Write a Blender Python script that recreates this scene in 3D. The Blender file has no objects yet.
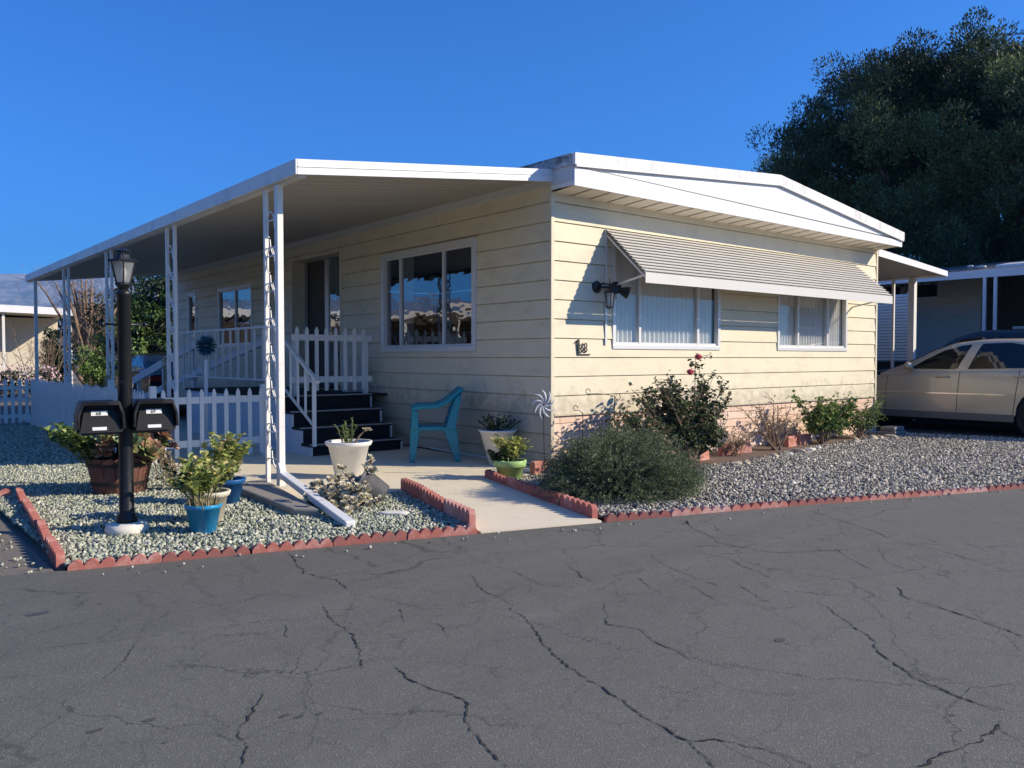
import bpy, bmesh, math, random
import numpy as np
from mathutils import Vector, Matrix
R = math.radians
SC = bpy.context.scene
COL = SC.collection
rnd = random.Random(7)

# ------------------------------------------------------------------ materials
def new_mat(name):
    m = bpy.data.materials.new(name); m.use_nodes = True
    nt = m.node_tree; nt.nodes.clear()
    o = nt.nodes.new('ShaderNodeOutputMaterial'); b = nt.nodes.new('ShaderNodeBsdfPrincipled')
    nt.links.new(b.outputs[0], o.inputs[0])
    return m, nt, b, o
def nd(nt, t, **k):
    n = nt.nodes.new(t)
    for a, v in k.items(): setattr(n, a, v)
    return n
def L(nt, a, b): nt.links.new(a, b)
def mixc(nt, fac, a, b, mode='MIX'):
    n = nd(nt, 'ShaderNodeMix', data_type='RGBA', blend_type=mode)
    if isinstance(fac, (int, float)): n.inputs[0].default_value = fac
    else: L(nt, fac, n.inputs[0])
    for i, v in ((6, a), (7, b)):
        if isinstance(v, tuple): n.inputs[i].default_value = (*v[:3], 1)
        else: L(nt, v, n.inputs[i])
    return n.outputs[2]
def noise(nt, scale, detail=4, rough=.55, vec=None, dim=None):
    n = nd(nt, 'ShaderNodeTexNoise'); n.inputs['Scale'].default_value = scale
    n.inputs['Detail'].default_value = detail; n.inputs['Roughness'].default_value = rough
    if vec is None:
        vec = geo(nt)
    L(nt, vec, n.inputs['Vector'])
    return n.outputs['Fac']
def geo(nt):
    return nd(nt, 'ShaderNodeTexCoord').outputs['Object']
def scaled(nt, s):
    m = nd(nt, 'ShaderNodeMapping'); L(nt, geo(nt), m.inputs[0]); m.inputs['Scale'].default_value = s
    return m.outputs[0]
def ramp(nt, fac, stops):
    r = nd(nt, 'ShaderNodeValToRGB'); e = r.color_ramp.elements
    while len(e) < len(stops): e.new(.5)
    for i, (p, c) in enumerate(stops):
        e[i].position = p; e[i].color = (*c, 1) if isinstance(c, tuple) else (c, c, c, 1)
    L(nt, fac, r.inputs[0]); return r.outputs[0]
def bump(nt, b, h, strength=.3, dist=.01):
    n = nd(nt, 'ShaderNodeBump'); n.inputs['Strength'].default_value = strength; n.inputs['Distance'].default_value = dist
    L(nt, h, n.inputs['Height']); L(nt, n.outputs[0], b.inputs['Normal'])
def simple(name, col, rough=.6, metal=0, var=.12, vscale=6, bs=0, bscale=60, spec=.5, dirt=None, dscale=1.5, dlo=.5, dhi=.7):
    m, nt, b, o = new_mat(name)
    n = noise(nt, vscale, 5)
    c = mixc(nt, n, tuple(v*(1-var) for v in col), tuple(min(1, v*(1+var)) for v in col))
    if dirt:
        d = noise(nt, dscale, 8, .7)
        c = mixc(nt, ramp(nt, d, [(dlo, 0.), (dhi, 1.)]), c, dirt)
    L(nt, c, b.inputs['Base Color'])
    b.inputs['Roughness'].default_value = rough; b.inputs['Metallic'].default_value = metal
    b.inputs['Specular IOR Level'].default_value = spec
    if bs: bump(nt, b, noise(nt, bscale, 4), bs, .004)
    return m
def tinted(name, stops, rough=.6, trans=0, spec=.3):
    """colour of each leaf or stone taken from its own 'tint' attribute"""
    m, nt, b, o = new_mat(name)
    a = nd(nt, 'ShaderNodeAttribute', attribute_name='tint')
    c = ramp(nt, a.outputs['Fac'], stops)
    L(nt, c, b.inputs['Base Color']); b.inputs['Roughness'].default_value = rough
    b.inputs['Specular IOR Level'].default_value = spec
    if trans:
        t = nd(nt, 'ShaderNodeBsdfTranslucent'); L(nt, c, t.inputs[0])
        mx = nd(nt, 'ShaderNodeMixShader'); mx.inputs[0].default_value = trans
        L(nt, b.outputs[0], mx.inputs[1]); L(nt, t.outputs[0], mx.inputs[2]); L(nt, mx.outputs[0], o.inputs[0])
    return m
M = {}
def mats():
    # siding
    def siding(name, c1, c2, stain):
        m, nt, b, o = new_mat(name)
        n = noise(nt, 1.1, 6, .6)
        c = mixc(nt, n, c1, c2)
        v = noise(nt, 1, 7, .7, scaled(nt, (2.2, 2.2, 5)))
        c = mixc(nt, ramp(nt, v, [(.50, 0.), (.72, .7)]), c, stain)
        sx_ = nd(nt, 'ShaderNodeSeparateXYZ'); L(nt, geo(nt), sx_.inputs[0]); zz = nd(nt, 'ShaderNodeMath', operation='MULTIPLY_ADD'); L(nt, noise(nt, 7, 6, .7), zz.inputs[0]); zz.inputs[1].default_value = -1.3; L(nt, sx_.outputs[2], zz.inputs[2])
        c = mixc(nt, ramp(nt, zz.outputs[0], [(0, .6), (.28, 0.)]), c, tuple(k*.72 for k in stain))
        f = noise(nt, 30, 5, .7)
        c = mixc(nt, ramp(nt, f, [(.6, 0.), (.8, .35)]), c, stain)
        L(nt, c, b.inputs['Base Color']); b.inputs['Roughness'].default_value = .62
        bump(nt, b, noise(nt, 1, 4, .6, scaled(nt, (9, 9, 60))), .12, .003)
        return m
    M['siding'] = siding('siding_cream', (.71, .625, .435), (.78, .695, .495), (.56, .485, .36))
    # skirting : long thin split-face blocks
    m, nt, b, o = new_mat('skirting_block')
    mp = nd(nt, 'ShaderNodeMapping'); mp.inputs['Rotation'].default_value = (R(90), 0, 0); L(nt, geo(nt), mp.inputs[0])
    wob = nd(nt, 'ShaderNodeTexNoise'); wob.inputs['Scale'].default_value = 3; L(nt, geo(nt), wob.inputs['Vector'])
    ad = nd(nt, 'ShaderNodeVectorMath', operation='MULTIPLY_ADD'); ad.inputs[1].default_value = (.05, .03, 0)
    L(nt, wob.outputs['Color'], ad.inputs[0]); L(nt, mp.outputs[0], ad.inputs[2])
    br = nd(nt, 'ShaderNodeTexBrick'); L(nt, ad.outputs[0], br.inputs['Vector'])
    br.inputs['Scale'].default_value = 1; br.inputs['Brick Width'].default_value = .42; br.inputs['Row Height'].default_value = .105
    br.inputs['Mortar Size'].default_value = .006; br.inputs['Mortar Smooth'].default_value = .4
    br.inputs['Color1'].default_value = (.74, .51, .37, 1); br.inputs['Color2'].default_value = (.84, .64, .48, 1)
    br.inputs['Mortar'].default_value = (.36, .22, .15, 1); br.squash = .6; br.squash_frequency = 3; br.offset = .37
    c = mixc(nt, ramp(nt, noise(nt, 9, 6, .7), [(.45, 0.), (.8, .6)]), br.outputs['Color'], (.55, .40, .31))
    L(nt, c, b.inputs['Base Color']); b.inputs['Roughness'].default_value = .85
    mt = nd(nt, 'ShaderNodeMath', operation='MULTIPLY_ADD'); L(nt, noise(nt, 25, 5), mt.inputs[0]); mt.inputs[1].default_value = .5
    iv = nd(nt, 'ShaderNodeMath', operation='SUBTRACT'); iv.inputs[0].default_value = 1; L(nt, br.outputs['Fac'], iv.inputs[1]); L(nt, iv.outputs[0], mt.inputs[2])
    bump(nt, b, mt.outputs[0], .6, .012); M['skirt'] = m
    # asphalt
    def asphalt(name, base, glare):
        m, nt, b, o = new_mat(name)
        g1 = noise(nt, 260, 2, .6); big = noise(nt, .55, 6, .6); mid = noise(nt, 6, 6, .65)
        vo = nd(nt, 'ShaderNodeTexVoronoi'); vo.inputs['Scale'].default_value = 180; L(nt, geo(nt), vo.inputs['Vector'])
        c = mixc(nt, big, tuple(v*.84 for v in base), tuple(v*1.16 for v in base))
        c = mixc(nt, ramp(nt, mid, [(.3, 0.), (.75, .5)]), c, tuple(v*1.35 for v in base))
        c = mixc(nt, ramp(nt, g1, [(.38, .7), (.52, 0.)]), c, tuple(v*.5 for v in base))
        sp = nd(nt, 'ShaderNodeSeparateColor'); L(nt, vo.outputs['Color'], sp.inputs[0])
        c = mixc(nt, ramp(nt, sp.outputs[0], [(.87, 0.), (.93, .38)]), c, tuple(min(.6, v*2.3) for v in base))
        pt = noise(nt, .9, 8, .7, scaled(nt, (1, 1.6, 1)))
        c = mixc(nt, ramp(nt, pt, [(.60, 0.), (.72, .5)]), c, glare)  # lighter patches: sun glare put into the asphalt colour
        # hairline network of a worn surface
        dst = nd(nt, 'ShaderNodeTexNoise'); dst.inputs['Scale'].default_value = 2.2; dst.inputs['Detail'].default_value = 8; dst.inputs['Roughness'].default_value = .7; L(nt, geo(nt), dst.inputs['Vector'])
        va = nd(nt, 'ShaderNodeVectorMath', operation='MULTIPLY_ADD'); va.inputs[1].default_value = (.5, .5, 0); L(nt, dst.outputs['Color'], va.inputs[0]); L(nt, geo(nt), va.inputs[2])
        for sc_, th, am, ms in ((1.15, .004, .75, 1.1), (2.6, .008, .42, 1.7)):
            ve = nd(nt, 'ShaderNodeTexVoronoi', feature='DISTANCE_TO_EDGE'); ve.inputs['Scale'].default_value = sc_; L(nt, va.outputs[0], ve.inputs['Vector'])
            ln = ramp(nt, ve.outputs['Distance'], [(0, am), (th, am*.7), (th*1.8, 0.)])
            mk = nd(nt, 'ShaderNodeMath', operation='MULTIPLY'); L(nt, ln, mk.inputs[0]); L(nt, ramp(nt, noise(nt, ms, 4), [(.40, 0.), (.52, 1.)]), mk.inputs[1])
            c = mixc(nt, mk.outputs[0], c, tuple(v*.22 for v in base))
        # broad worn lanes along the road and darker old drips
        ln = noise(nt, 1, 4, .6, scaled(nt, (.12, 1.1, 1)))
        c = mixc(nt, ramp(nt, ln, [(.42, .28), (.56, 0.)]), c, tuple(v*.62 for v in base))
        sp2 = noise(nt, 2.4, 3, .5)
        c = mixc(nt, ramp(nt, sp2, [(.24, .45), (.29, 0.)]), c, tuple(v*.55 for v in base))
        L(nt, c, b.inputs['Base Color']); b.inputs['Roughness'].default_value = .78
        mt = nd(nt, 'ShaderNodeMath', operation='ADD'); L(nt, g1, mt.inputs[0]); L(nt, vo.outputs['Distance'], mt.inputs[1])
        bump(nt, b, mt.outputs[0], .35, .004)
        return m
    M['asphalt'] = asphalt('asphalt', (.145, .138, .112), (.215, .204, .168))
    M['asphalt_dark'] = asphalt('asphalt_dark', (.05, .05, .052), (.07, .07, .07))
    M['crack'] = simple('crack_fill', (.028, .025, .022), .95)
    M['stain'] = simple('oil_stain', (.085, .08, .07), .6)
    m, nt, b, o = new_mat('concrete')
    c = mixc(nt, noise(nt, 1.3, 8, .65), (.74, .64, .45), (.84, .74, .54))
    c = mixc(nt, ramp(nt, noise(nt, 5, 8, .75), [(.55, 0.), (.75, .5)]), c, (.36, .30, .235))
    c = mixc(nt, ramp(nt, noise(nt, 120, 3), [(.35, .4), (.45, 0.)]), c, (.33, .29, .24))
    L(nt, c, b.inputs['Base Color']); b.inputs['Roughness'].default_value = .8
    bump(nt, b, noise(nt, 90, 4), .25, .004); M['concrete'] = m
    M['dirt'] = simple('dirt', (.17, .14, .11), .95, var=.45, vscale=25, bs=.8, bscale=50, dirt=(.27, .25, .21), dscale=40)
    M['soil'] = simple('soil', (.15, .10, .075), .95, var=.5, vscale=18, bs=.8, bscale=60)
    M['bed_left'] = simple('gravel_bed_green', (.15, .17, .14), .95, var=.7, vscale=70, bs=1, bscale=70)
    M['bed_right'] = simple('gravel_bed_grey', (.14, .13, .12), .95, var=.7, vscale=70, bs=1, bscale=70)
    M['stones_left'] = tinted('green_gravel', [(0, (.15, .165, .11)), (.35, (.31, .335, .245)), (.6, (.46, .47, .36)), (.85, (.62, .60, .475)), (1, (.82, .77, .63))], .8)
    M['stones_right'] = tinted('grey_gravel', [(0, (.09, .085, .075)), (.35, (.25, .235, .20)), (.65, (.44, .40, .33)), (.85, (.60, .54, .44)), (1, (.85, .79, .67))], .8)
    M['white'] = simple('white_paint', (.80, .79, .77), .45, var=.04, dirt=(.62, .58, .52), dscale=3, dlo=.58, dhi=.85)
    M['white_worn'] = simple('white_worn', (.78, .77, .74), .5, var=.06, dirt=(.33, .31, .28), dscale=14, dlo=.56, dhi=.72)
    M['fence'] = simple('fence_white', (.80, .78, .72), .5, var=.05, dirt=(.55, .54, .5), dscale=6, dlo=.55, dhi=.85)
    M['fascia_left'] = simple('gutter_metal', (.74, .71, .64), .42, var=.05, dirt=(.5, .5, .5), dscale=2)
    M['pan'] = simple('carport_pan', (.48, .44, .37), .55, var=.06, vscale=2, dirt=(.42, .35, .27), dscale=1.4, dlo=.5, dhi=.85)
    M['soffit'] = simple('soffit_cream', (.78, .70, .56), .5, var=.05)
    m, nt, b, o = new_mat('roof_band')
    st = noise(nt, 1, 10, .75, scaled(nt, (5, 5, 1.5)))
    sf = ramp(nt, st, [(.50, 0.), (.66, 1.)])
    c = mixc(nt, sf, (.80, .79, .76), (.42, .40, .37)); L(nt, c, b.inputs['Base Color']); b.inputs['Roughness'].default_value = .6; M['roof_band'] = m
    m, nt, b, o = new_mat('roof_side_band')
    st = noise(nt, 1, 10, .75, scaled(nt, (5, 1.6, 3)))
    c = mixc(nt, ramp(nt, st, [(.42, 0.), (.55, 1.)]), (.55, .55, .54), (.06, .06, .06)); L(nt, c, b.inputs['Base Color']); b.inputs['Roughness'].default_value = .7; M['roof_side'] = m
    M['roof'] = simple('roof_coating', (.6, .6, .58), .8, var=.1)
    M['grey_metal'] = simple('post_metal', (.78, .75, .68), .45, var=.06, dirt=(.52, .46, .38), dscale=9, dlo=.58, dhi=.74)
    M['alu'] = simple('aluminium', (.62, .61, .58), .35, .5, var=.05)
    M['alu_bright'] = simple('aluminium_frame', (.70, .69, .66), .4, .2, var=.05)
    M['black_metal'] = simple('black_metal', (.012, .013, .016), .35, .0, var=.3, dirt=(.10, .095, .09), dscale=9, dlo=.62, dhi=.8)
    M['pole'] = simple('black_pole', (.010, .011, .013), .42, .0, var=.3, vscale=12, bs=.3, bscale=40, spec=.35, dirt=(.13, .13, .13), dscale=14, dlo=.62, dhi=.76)
    M['iron'] = simple('iron_dark', (.03, .025, .022), .6, .3)
    M['box_black'] = simple('mailbox_plastic', (.006, .006, .007), .5, spec=.25, bs=.1, dirt=(.05, .05, .05), dscale=5)
    M['box_face'] = simple('mailbox_face', (.018, .018, .019), .6, spec=.25)
    M['plate'] = simple('white_plate', (.75, .74, .70), .5)
    M['ink'] = simple('ink', (.02, .02, .02), .5)
    M['tread'] = simple('black_tread', (.011, .011, .012), .9, var=.3, bs=.4, bscale=200)
    M['nosing'] = simple('nosing', (.34, .32, .29), .5)
    M['porch_side'] = simple('porch_side', (.66, .66, .66), .6, var=.05)
    M['brick'] = simple('edger_red', (.44, .145, .105), .85, var=.2, vscale=14, bs=.5, bscale=90, dirt=(.60, .33, .27), dscale=8, dlo=.5, dhi=.7)
    M['brick_pale'] = simple('edger_faded', (.52, .215, .165), .88, var=.2, vscale=14, bs=.5, bscale=90, dirt=(.62, .40, .34), dscale=7, dlo=.45, dhi=.65)
    M['brick_dark'] = simple('edger_dark', (.34, .11, .085), .85, var=.25, vscale=14, bs=.5, bscale=90, dirt=(.22, .12, .10), dscale=9, dlo=.5, dhi=.7)
    M['paver'] = simple('paver_red', (.50, .20, .14), .85, var=.15, vscale=14, bs=.5, bscale=90, dirt=(.6, .36, .28), dscale=8)
    M['teal'] = simple('teal_plastic', (.010, .23, .28), .35, var=.08)
    M['pot_white'] = simple('pot_white', (.74, .73, .69), .5, var=.05, dirt=(.52, .49, .43), dscale=7, dlo=.55, dhi=.8)
    M['pot_dark'] = simple('pot_dark', (.075, .075, .078), .55, var=.1, dirt=(.12, .115, .11), dscale=8)
    M['pot_grey'] = simple('pot_grey', (.17, .17, .175), .5, var=.08, dirt=(.2, .2, .2), dscale=8)
    M['pot_blue'] = simple('pot_blue', (.02, .27, .52), .32, var=.08)
    M['pot_navy'] = simple('pot_navy', (.012, .10, .27), .4, var=.1)
    M['pot_green'] = simple('pot_green', (.38, .58, .20), .4, var=.05)
    M['pot_cream'] = simple('pot_cream', (.62, .57, .45), .6, var=.1)
    M['wood_red'] = simple('barrel_wood', (.15, .06, .04), .75, var=.35, vscale=10, bs=.5, bscale=60, dirt=(.10, .07, .055), dscale=4)
    M['wood_grey'] = simple('weathered_block', (.27, .25, .21), .9, var=.3, vscale=12, bs=.6, bscale=40, dirt=(.30, .27, .22), dscale=5)
    M['awning'] = simple('awning_metal', (.66, .63, .57), .5, var=.05, vscale=2)
    M['rock'] = simple('rock_pale', (.58, .47, .32), .85, var=.25, vscale=12, bs=.5, bscale=40)
    M['rock_white'] = simple('rock_white', (.74, .69, .58), .8, var=.15, vscale=12, bs=.5, bscale=40)
    M['bark'] = simple('bark', (.12, .085, .06), .9, var=.35, vscale=12, bs=.6, bscale=30)
    M['twig'] = simple('twig', (.24, .165, .11), .9, var=.3, vscale=20)
    M['stem'] = simple('green_stem', (.16, .17, .07), .7, var=.3, vscale=20)
    M['rose_leaf'] = tinted('rose_leaf', [(0, (.03, .045, .025)), (.4, (.075, .115, .05)), (.7, (.13, .18, .07)), (.88, (.24, .20, .12)), (1, (.42, .33, .21))], .45, .25, .5)
    M['rosemary'] = tinted('rosemary', [(0, (.045, .065, .03)), (.5, (.115, .155, .075)), (.85, (.23, .28, .14)), (1, (.42, .43, .26))], .6, .25)
    M['pine'] = tinted('pine_needles', [(0, (.020, .036, .020)), (.45, (.050, .080, .035)), (.75, (.10, .145, .05)), (1, (.20, .24, .09))], .6, .25)
    M['green_leaf'] = tinted('green_leaf', [(0, (.05, .09, .03)), (.5, (.14, .24, .055)), (.85, (.30, .40, .11)), (1, (.48, .50, .18))], .4, .22, .5)
    M['bright_leaf'] = tinted('bright_leaf', [(0, (.11, .15, .04)), (.4, (.36, .42, .10)), (.8, (.60, .62, .21)), (1, (.66, .47, .19))], .4, .22, .5)
    M['dark_leaf'] = tinted('dark_leaf', [(0, (.012, .025, .012)), (.5, (.03, .055, .022)), (1, (.08, .12, .045))], .45, .15)
    M['aeonium'] = tinted('aeonium_leaf', [(0, (.10, .15, .05)), (.35, (.22, .27, .10)), (.6, (.40, .26, .13)), (.85, (.48, .22, .15)), (1, (.65, .42, .28))], .4, .15, .5)
    M['ghost'] = tinted('ghost_plant_leaf', [(0, (.36, .33, .22)), (.5, (.62, .56, .40)), (1, (.80, .72, .52))], .5, .1)
    M['straw'] = tinted('straw_leaf', [(0, (.13, .13, .06)), (.5, (.32, .28, .14)), (1, (.52, .42, .24))], .6, .15)
    M['autumn'] = tinted('autumn_leaf', [(0, (.12, .13, .03)), (.5, (.32, .24, .06)), (1, (.50, .26, .08))], .6, .25)
    M['dry'] = tinted('dry_leaf', [(0, (.20, .14, .09)), (.5, (.38, .29, .19)), (1, (.55, .46, .32))], .8, .1)
    M['petal_red'] = simple('petal_red', (.72, .10, .11), .5, var=.2)
    M['petal_pink'] = tinted('petal_pink', [(0, (.70, .30, .42)), (.5, (.85, .62, .68)), (1, (.85, .83, .80))], .6, .2)
    M['petal_blue'] = tinted('petal_blue', [(0, (.02, .09, .14)), (1, (.06, .22, .30))], .5, .1)
    M['curtain'] = simple('curtain', (.70, .66, .60), .9, var=.04)
    M['sheer'] = simple('sheer_white', (.82, .81, .78), .9, var=.03)
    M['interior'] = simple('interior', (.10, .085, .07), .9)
    M['mount'] = simple('mountain', (.17, .175, .18), .95, var=.4, vscale=.006, dirt=(.42, .40, .38), dscale=.012, dlo=.45, dhi=.65)
    M['neigh'] = simple('neighbour_siding', (.72, .69, .62), .7, var=.05)
    M['neigh_cream'] = simple('neighbour_cream', (.62, .55, .42), .7, var=.05)
    M['dark'] = simple('dark_panel', (.012, .012, .014), .7)
    M['slat'] = simple('louvre_slat', (.80, .77, .68), .5, var=.05)
    M['rubber'] = simple('rubber', (.015, .015, .015), .8)
    M['rim'] = simple('rim', (.45, .45, .46), .3, .8)
    m, nt, b, o = new_mat('car_beige'); b.inputs['Base Color'].default_value = (.66, .54, .365, 1); b.inputs['Metallic'].default_value = .15
    b.inputs['Roughness'].default_value = .34; b.inputs['Coat Weight'].default_value = .8; b.inputs['Coat Roughness'].default_value = .04; M['car'] = m
    m, nt, b, o = new_mat('car_black'); b.inputs['Base Color'].default_value = (.012, .013, .016, 1); b.inputs['Metallic'].default_value = .2
    b.inputs['Roughness'].default_value = .35; b.inputs['Coat Weight'].default_value = .8; b.inputs['Coat Roughness'].default_value = .04; M['car_dark'] = m
    M['sill'] = simple('sill_grey', (.16, .15, .13), .5)
    M['chrome'] = simple('chrome', (.75, .75, .76), .15, .9)
    m, nt, b, o = new_mat('car_glass'); b.inputs['Base Color'].default_value = (.008, .010, .010, 1); b.inputs['Roughness'].default_value = .03
    b.inputs['Specular IOR Level'].default_value = .7; M['car_glass'] = m
    m, nt, b, o = new_mat('tail'); b.inputs['Base Color'].default_value = (.35, .01, .01, 1); b.inputs['Roughness'].default_value = .2; M['tail'] = m
    def glass(name, tint, base_refl, wav=0, frost=0):
        m = bpy.data.materials.new(name); m.use_nodes = True; nt = m.node_tree; nt.nodes.clear()
        o = nd(nt, 'ShaderNodeOutputMaterial'); t = nd(nt, 'ShaderNodeBsdfTransparent'); t.inputs[0].default_value = (*tint, 1)
        g = nd(nt, 'ShaderNodeBsdfGlossy'); g.inputs['Roughness'].default_value = .02
        gm = nd(nt, 'ShaderNodeNewGeometry'); dt = nd(nt, 'ShaderNodeVectorMath', operation='DOT_PRODUCT'); L(nt, gm.outputs['Normal'], dt.inputs[0]); L(nt, gm.outputs['Incoming'], dt.inputs[1])
        ab = nd(nt, 'ShaderNodeMath', operation='ABSOLUTE'); L(nt, dt.outputs['Value'], ab.inputs[0]); om = nd(nt, 'ShaderNodeMath', operation='SUBTRACT', use_clamp=True); om.inputs[0].default_value = 1; L(nt, ab.outputs[0], om.inputs[1])
        pw = nd(nt, 'ShaderNodeMath', operation='POWER'); L(nt, om.outputs[0], pw.inputs[0]); pw.inputs[1].default_value = 5
        f = nd(nt, 'ShaderNodeMath', operation='MULTIPLY_ADD'); L(nt, pw.outputs[0], f.inputs[0]); f.inputs[1].default_value = .92; f.inputs[2].default_value = .08
        if wav:
            bp = nd(nt, 'ShaderNodeBump'); bp.inputs['Strength'].default_value = wav; bp.inputs['Distance'].default_value = .02
            L(nt, noise(nt, 1, 2, .5, scaled(nt, (2, 2, 4))), bp.inputs['Height']); L(nt, bp.outputs[0], g.inputs['Normal'])
        a = nd(nt, 'ShaderNodeMath', operation='ADD', use_clamp=True); L(nt, f.outputs[0], a.inputs[0]); a.inputs[1].default_value = base_refl
        mx = nd(nt, 'ShaderNodeMixShader'); L(nt, a.outputs[0], mx.inputs[0]); L(nt, t.outputs[0], mx.inputs[1]); L(nt, g.outputs[0], mx.inputs[2]); L(nt, mx.outputs[0], o.inputs[0])
        if frost:
            df = nd(nt, 'ShaderNodeBsdfTranslucent'); df.inputs[0].default_value = (.85, .86, .82, 1); d2 = nd(nt, 'ShaderNodeBsdfDiffuse'); d2.inputs[0].default_value = (.85, .86, .82, 1)
            a1 = nd(nt, 'ShaderNodeMixShader'); L(nt, df.outputs[0], a1.inputs[1]); L(nt, d2.outputs[0], a1.inputs[2])
            a2 = nd(nt, 'ShaderNodeMixShader'); a2.inputs[0].default_value = frost; L(nt, mx.outputs[0], a2.inputs[1]); L(nt, a1.outputs[0], a2.inputs[2]); L(nt, a2.outputs[0], o.inputs[0])
        return m
    M['glass'] = glass('window_glass', (.90, .91, .90), .02, .04)
    M['glass_side'] = glass('window_glass_side', (.55, .57, .58), .20, .15)
    M['lamp_glass'] = glass('lamp_glass', (.85, .87, .85), .12, .3, .38)
mats()

# ------------------------------------------------------------------ objects
def tag(o, label=None, cat=None, group=None, kind=None):
    if label: o['label'] = label
    if cat: o['category'] = cat
    if group: o['group'] = group
    if kind: o['kind'] = kind
    return o
OFF = {}
def empty(name, loc, label, cat, group=None):
    o = bpy.data.objects.new(name, None); COL.objects.link(o); o.location = loc; o.empty_display_size = .1
    OFF[o] = Vector(loc); return tag(o, label, cat, group)
def link(name, me, parent=None, base=None):
    o = bpy.data.objects.new(name, me); COL.objects.link(o)
    if parent is not None:
        o.parent = parent; off = OFF[parent]
    else:
        off = Vector(base) if base is not None else Vector((0, 0, 0)); o.location = off
    OFF[o] = off
    if off.length > 0: me.transform(Matrix.Translation(-off))
    return o
class MB:
    def __init__(s): s.v = []; s.f = []; s.mi = []; s.t = []; s.sm = []; s.m = 0; s.s = False
    def add(s, vs, fs, tint=.5):
        n = len(s.v); s.v += [tuple(v) for v in vs]
        for f in fs: s.f.append(tuple(i+n for i in f)); s.mi.append(s.m); s.t.append(tint); s.sm.append(s.s)
        return s
    def box(s, a, b):
        (x0, y0, z0), (x1, y1, z1) = a, b
        return s.add([(x0, y0, z0), (x1, y0, z0), (x1, y1, z0), (x0, y1, z0), (x0, y0, z1), (x1, y0, z1), (x1, y1, z1), (x0, y1, z1)],
                     [(0, 3, 2, 1), (4, 5, 6, 7), (0, 1, 5, 4), (1, 2, 6, 5), (2, 3, 7, 6), (3, 0, 4, 7)])
    def obox(s, c, d, mat):
        hx, hy, hz = d[0]/2, d[1]/2, d[2]/2
        vs = [Vector(c) + mat @ Vector((sx*hx, sy*hy, sz*hz)) for sz in (-1, 1) for sx, sy in ((-1, -1), (1, -1), (1, 1), (-1, 1))]
        return s.add(vs, [(0, 3, 2, 1), (4, 5, 6, 7), (0, 1, 5, 4), (1, 2, 6, 5), (2, 3, 7, 6), (3, 0, 4, 7)])
    def bar(s, p, q, w, h, upv=(0, 0, 1)):
        p, q = Vector(p), Vector(q); d = (q-p); l = d.length; d.normalize()
        u = Vector(upv); x = d.cross(u)
        if x.length < 1e-4: x = Vector((1, 0, 0))
        x.normalize(); u = x.cross(d)
        return s.obox((p+q)/2, (w, l, h), Matrix((x, d, u)).transposed())
    def prism(s, poly, z0, z1):
        n = len(poly)
        return s.add([(x, y, z0) for x, y in poly]+[(x, y, z1) for x, y in poly],
                     [tuple(range(n))[::-1], tuple(range(n, 2*n))]+[(i, (i+1) % n, n+(i+1) % n, n+i) for i in range(n)])
    def extr(s, poly, vec):
        n = len(poly); vec = Vector(vec)
        return s.add([Vector(p) for p in poly]+[Vector(p)+vec for p in poly],
                     [tuple(range(n))[::-1], tuple(range(n, 2*n))]+[(i, (i+1) % n, n+(i+1) % n, n+i) for i in range(n)])
    def tube(s, pts, r, n=8, cap=True, tint=.5):
        pts = [Vector(p) for p in pts]; k = len(pts)
        rs = r if isinstance(r, (list, tuple)) else [r]*k
        vs = []; x = None
        for i, p in enumerate(pts):
            d = (pts[min(i+1, k-1)]-pts[max(i-1, 0)]).normalized()
            if x is None:
                x = d.cross(Vector((0, 0, 1)))
                if x.length < .05: x = d.cross(Vector((1, 0, 0)))
            x = (x - d*x.dot(d)).normalized(); y = d.cross(x)
            for j in range(n):
                a = 2*math.pi*j/n; vs.append(p+x*(rs[i]*math.cos(a))+y*(rs[i]*math.sin(a)))
        fs = [(i*n+j, i*n+(j+1) % n, (i+1)*n+(j+1) % n, (i+1)*n+j) for i in range(k-1) for j in range(n)]
        if cap: fs += [tuple(range(n))[::-1], tuple(range((k-1)*n, k*n))]
        return s.add(vs, fs, tint)
    def lathe(s, prof, c, n=24, axis=None, sx=1, sy=1):
        vs = []; k = len(prof); c = Vector(c)
        for r, z in prof:
            for j in range(n):
                a = 2*math.pi*j/n; v = Vector((r*math.cos(a)*sx, r*math.sin(a)*sy, z))
                vs.append(c+(axis @ v if axis else v))
        fs = [(i*n+j, i*n+(j+1) % n, (i+1)*n+(j+1) % n, (i+1)*n+j) for i in range(k-1) for j in range(n)]
        if prof[0][0] > 1e-4: fs.append(tuple(range(n))[::-1])
        if prof[-1][0] > 1e-4: fs.append(tuple(range((k-1)*n, k*n)))
        return s.add(vs, fs)
    def leaf(s, p, d, l, w, up=(0, 0, 1), tint=.5, fold=.25, curl=0.):
        p = Vector(p); d = Vector(d).normalized(); u = Vector(up); x = d.cross(u)
        if x.length < .05: x = d.cross(Vector((1, 0, 0)))
        x.normalize(); u = x.cross(d).normalized()
        m1 = p+d*l*.35+u*l*curl*.3; m2 = p+d*l*.75+u*l*curl*.1; t = p+d*l-u*l*curl*.5
        e = u*w*fold
        return s.add([p, m1+x*w*.5+e, m2+x*w*.4+e, t, m2-x*w*.4+e, m1-x*w*.5+e, m1, m2],
                     [(0, 1, 6), (6, 1, 2, 7), (7, 2, 3), (0, 6, 5), (6, 7, 4, 5), (7, 3, 4)], tint)
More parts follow.
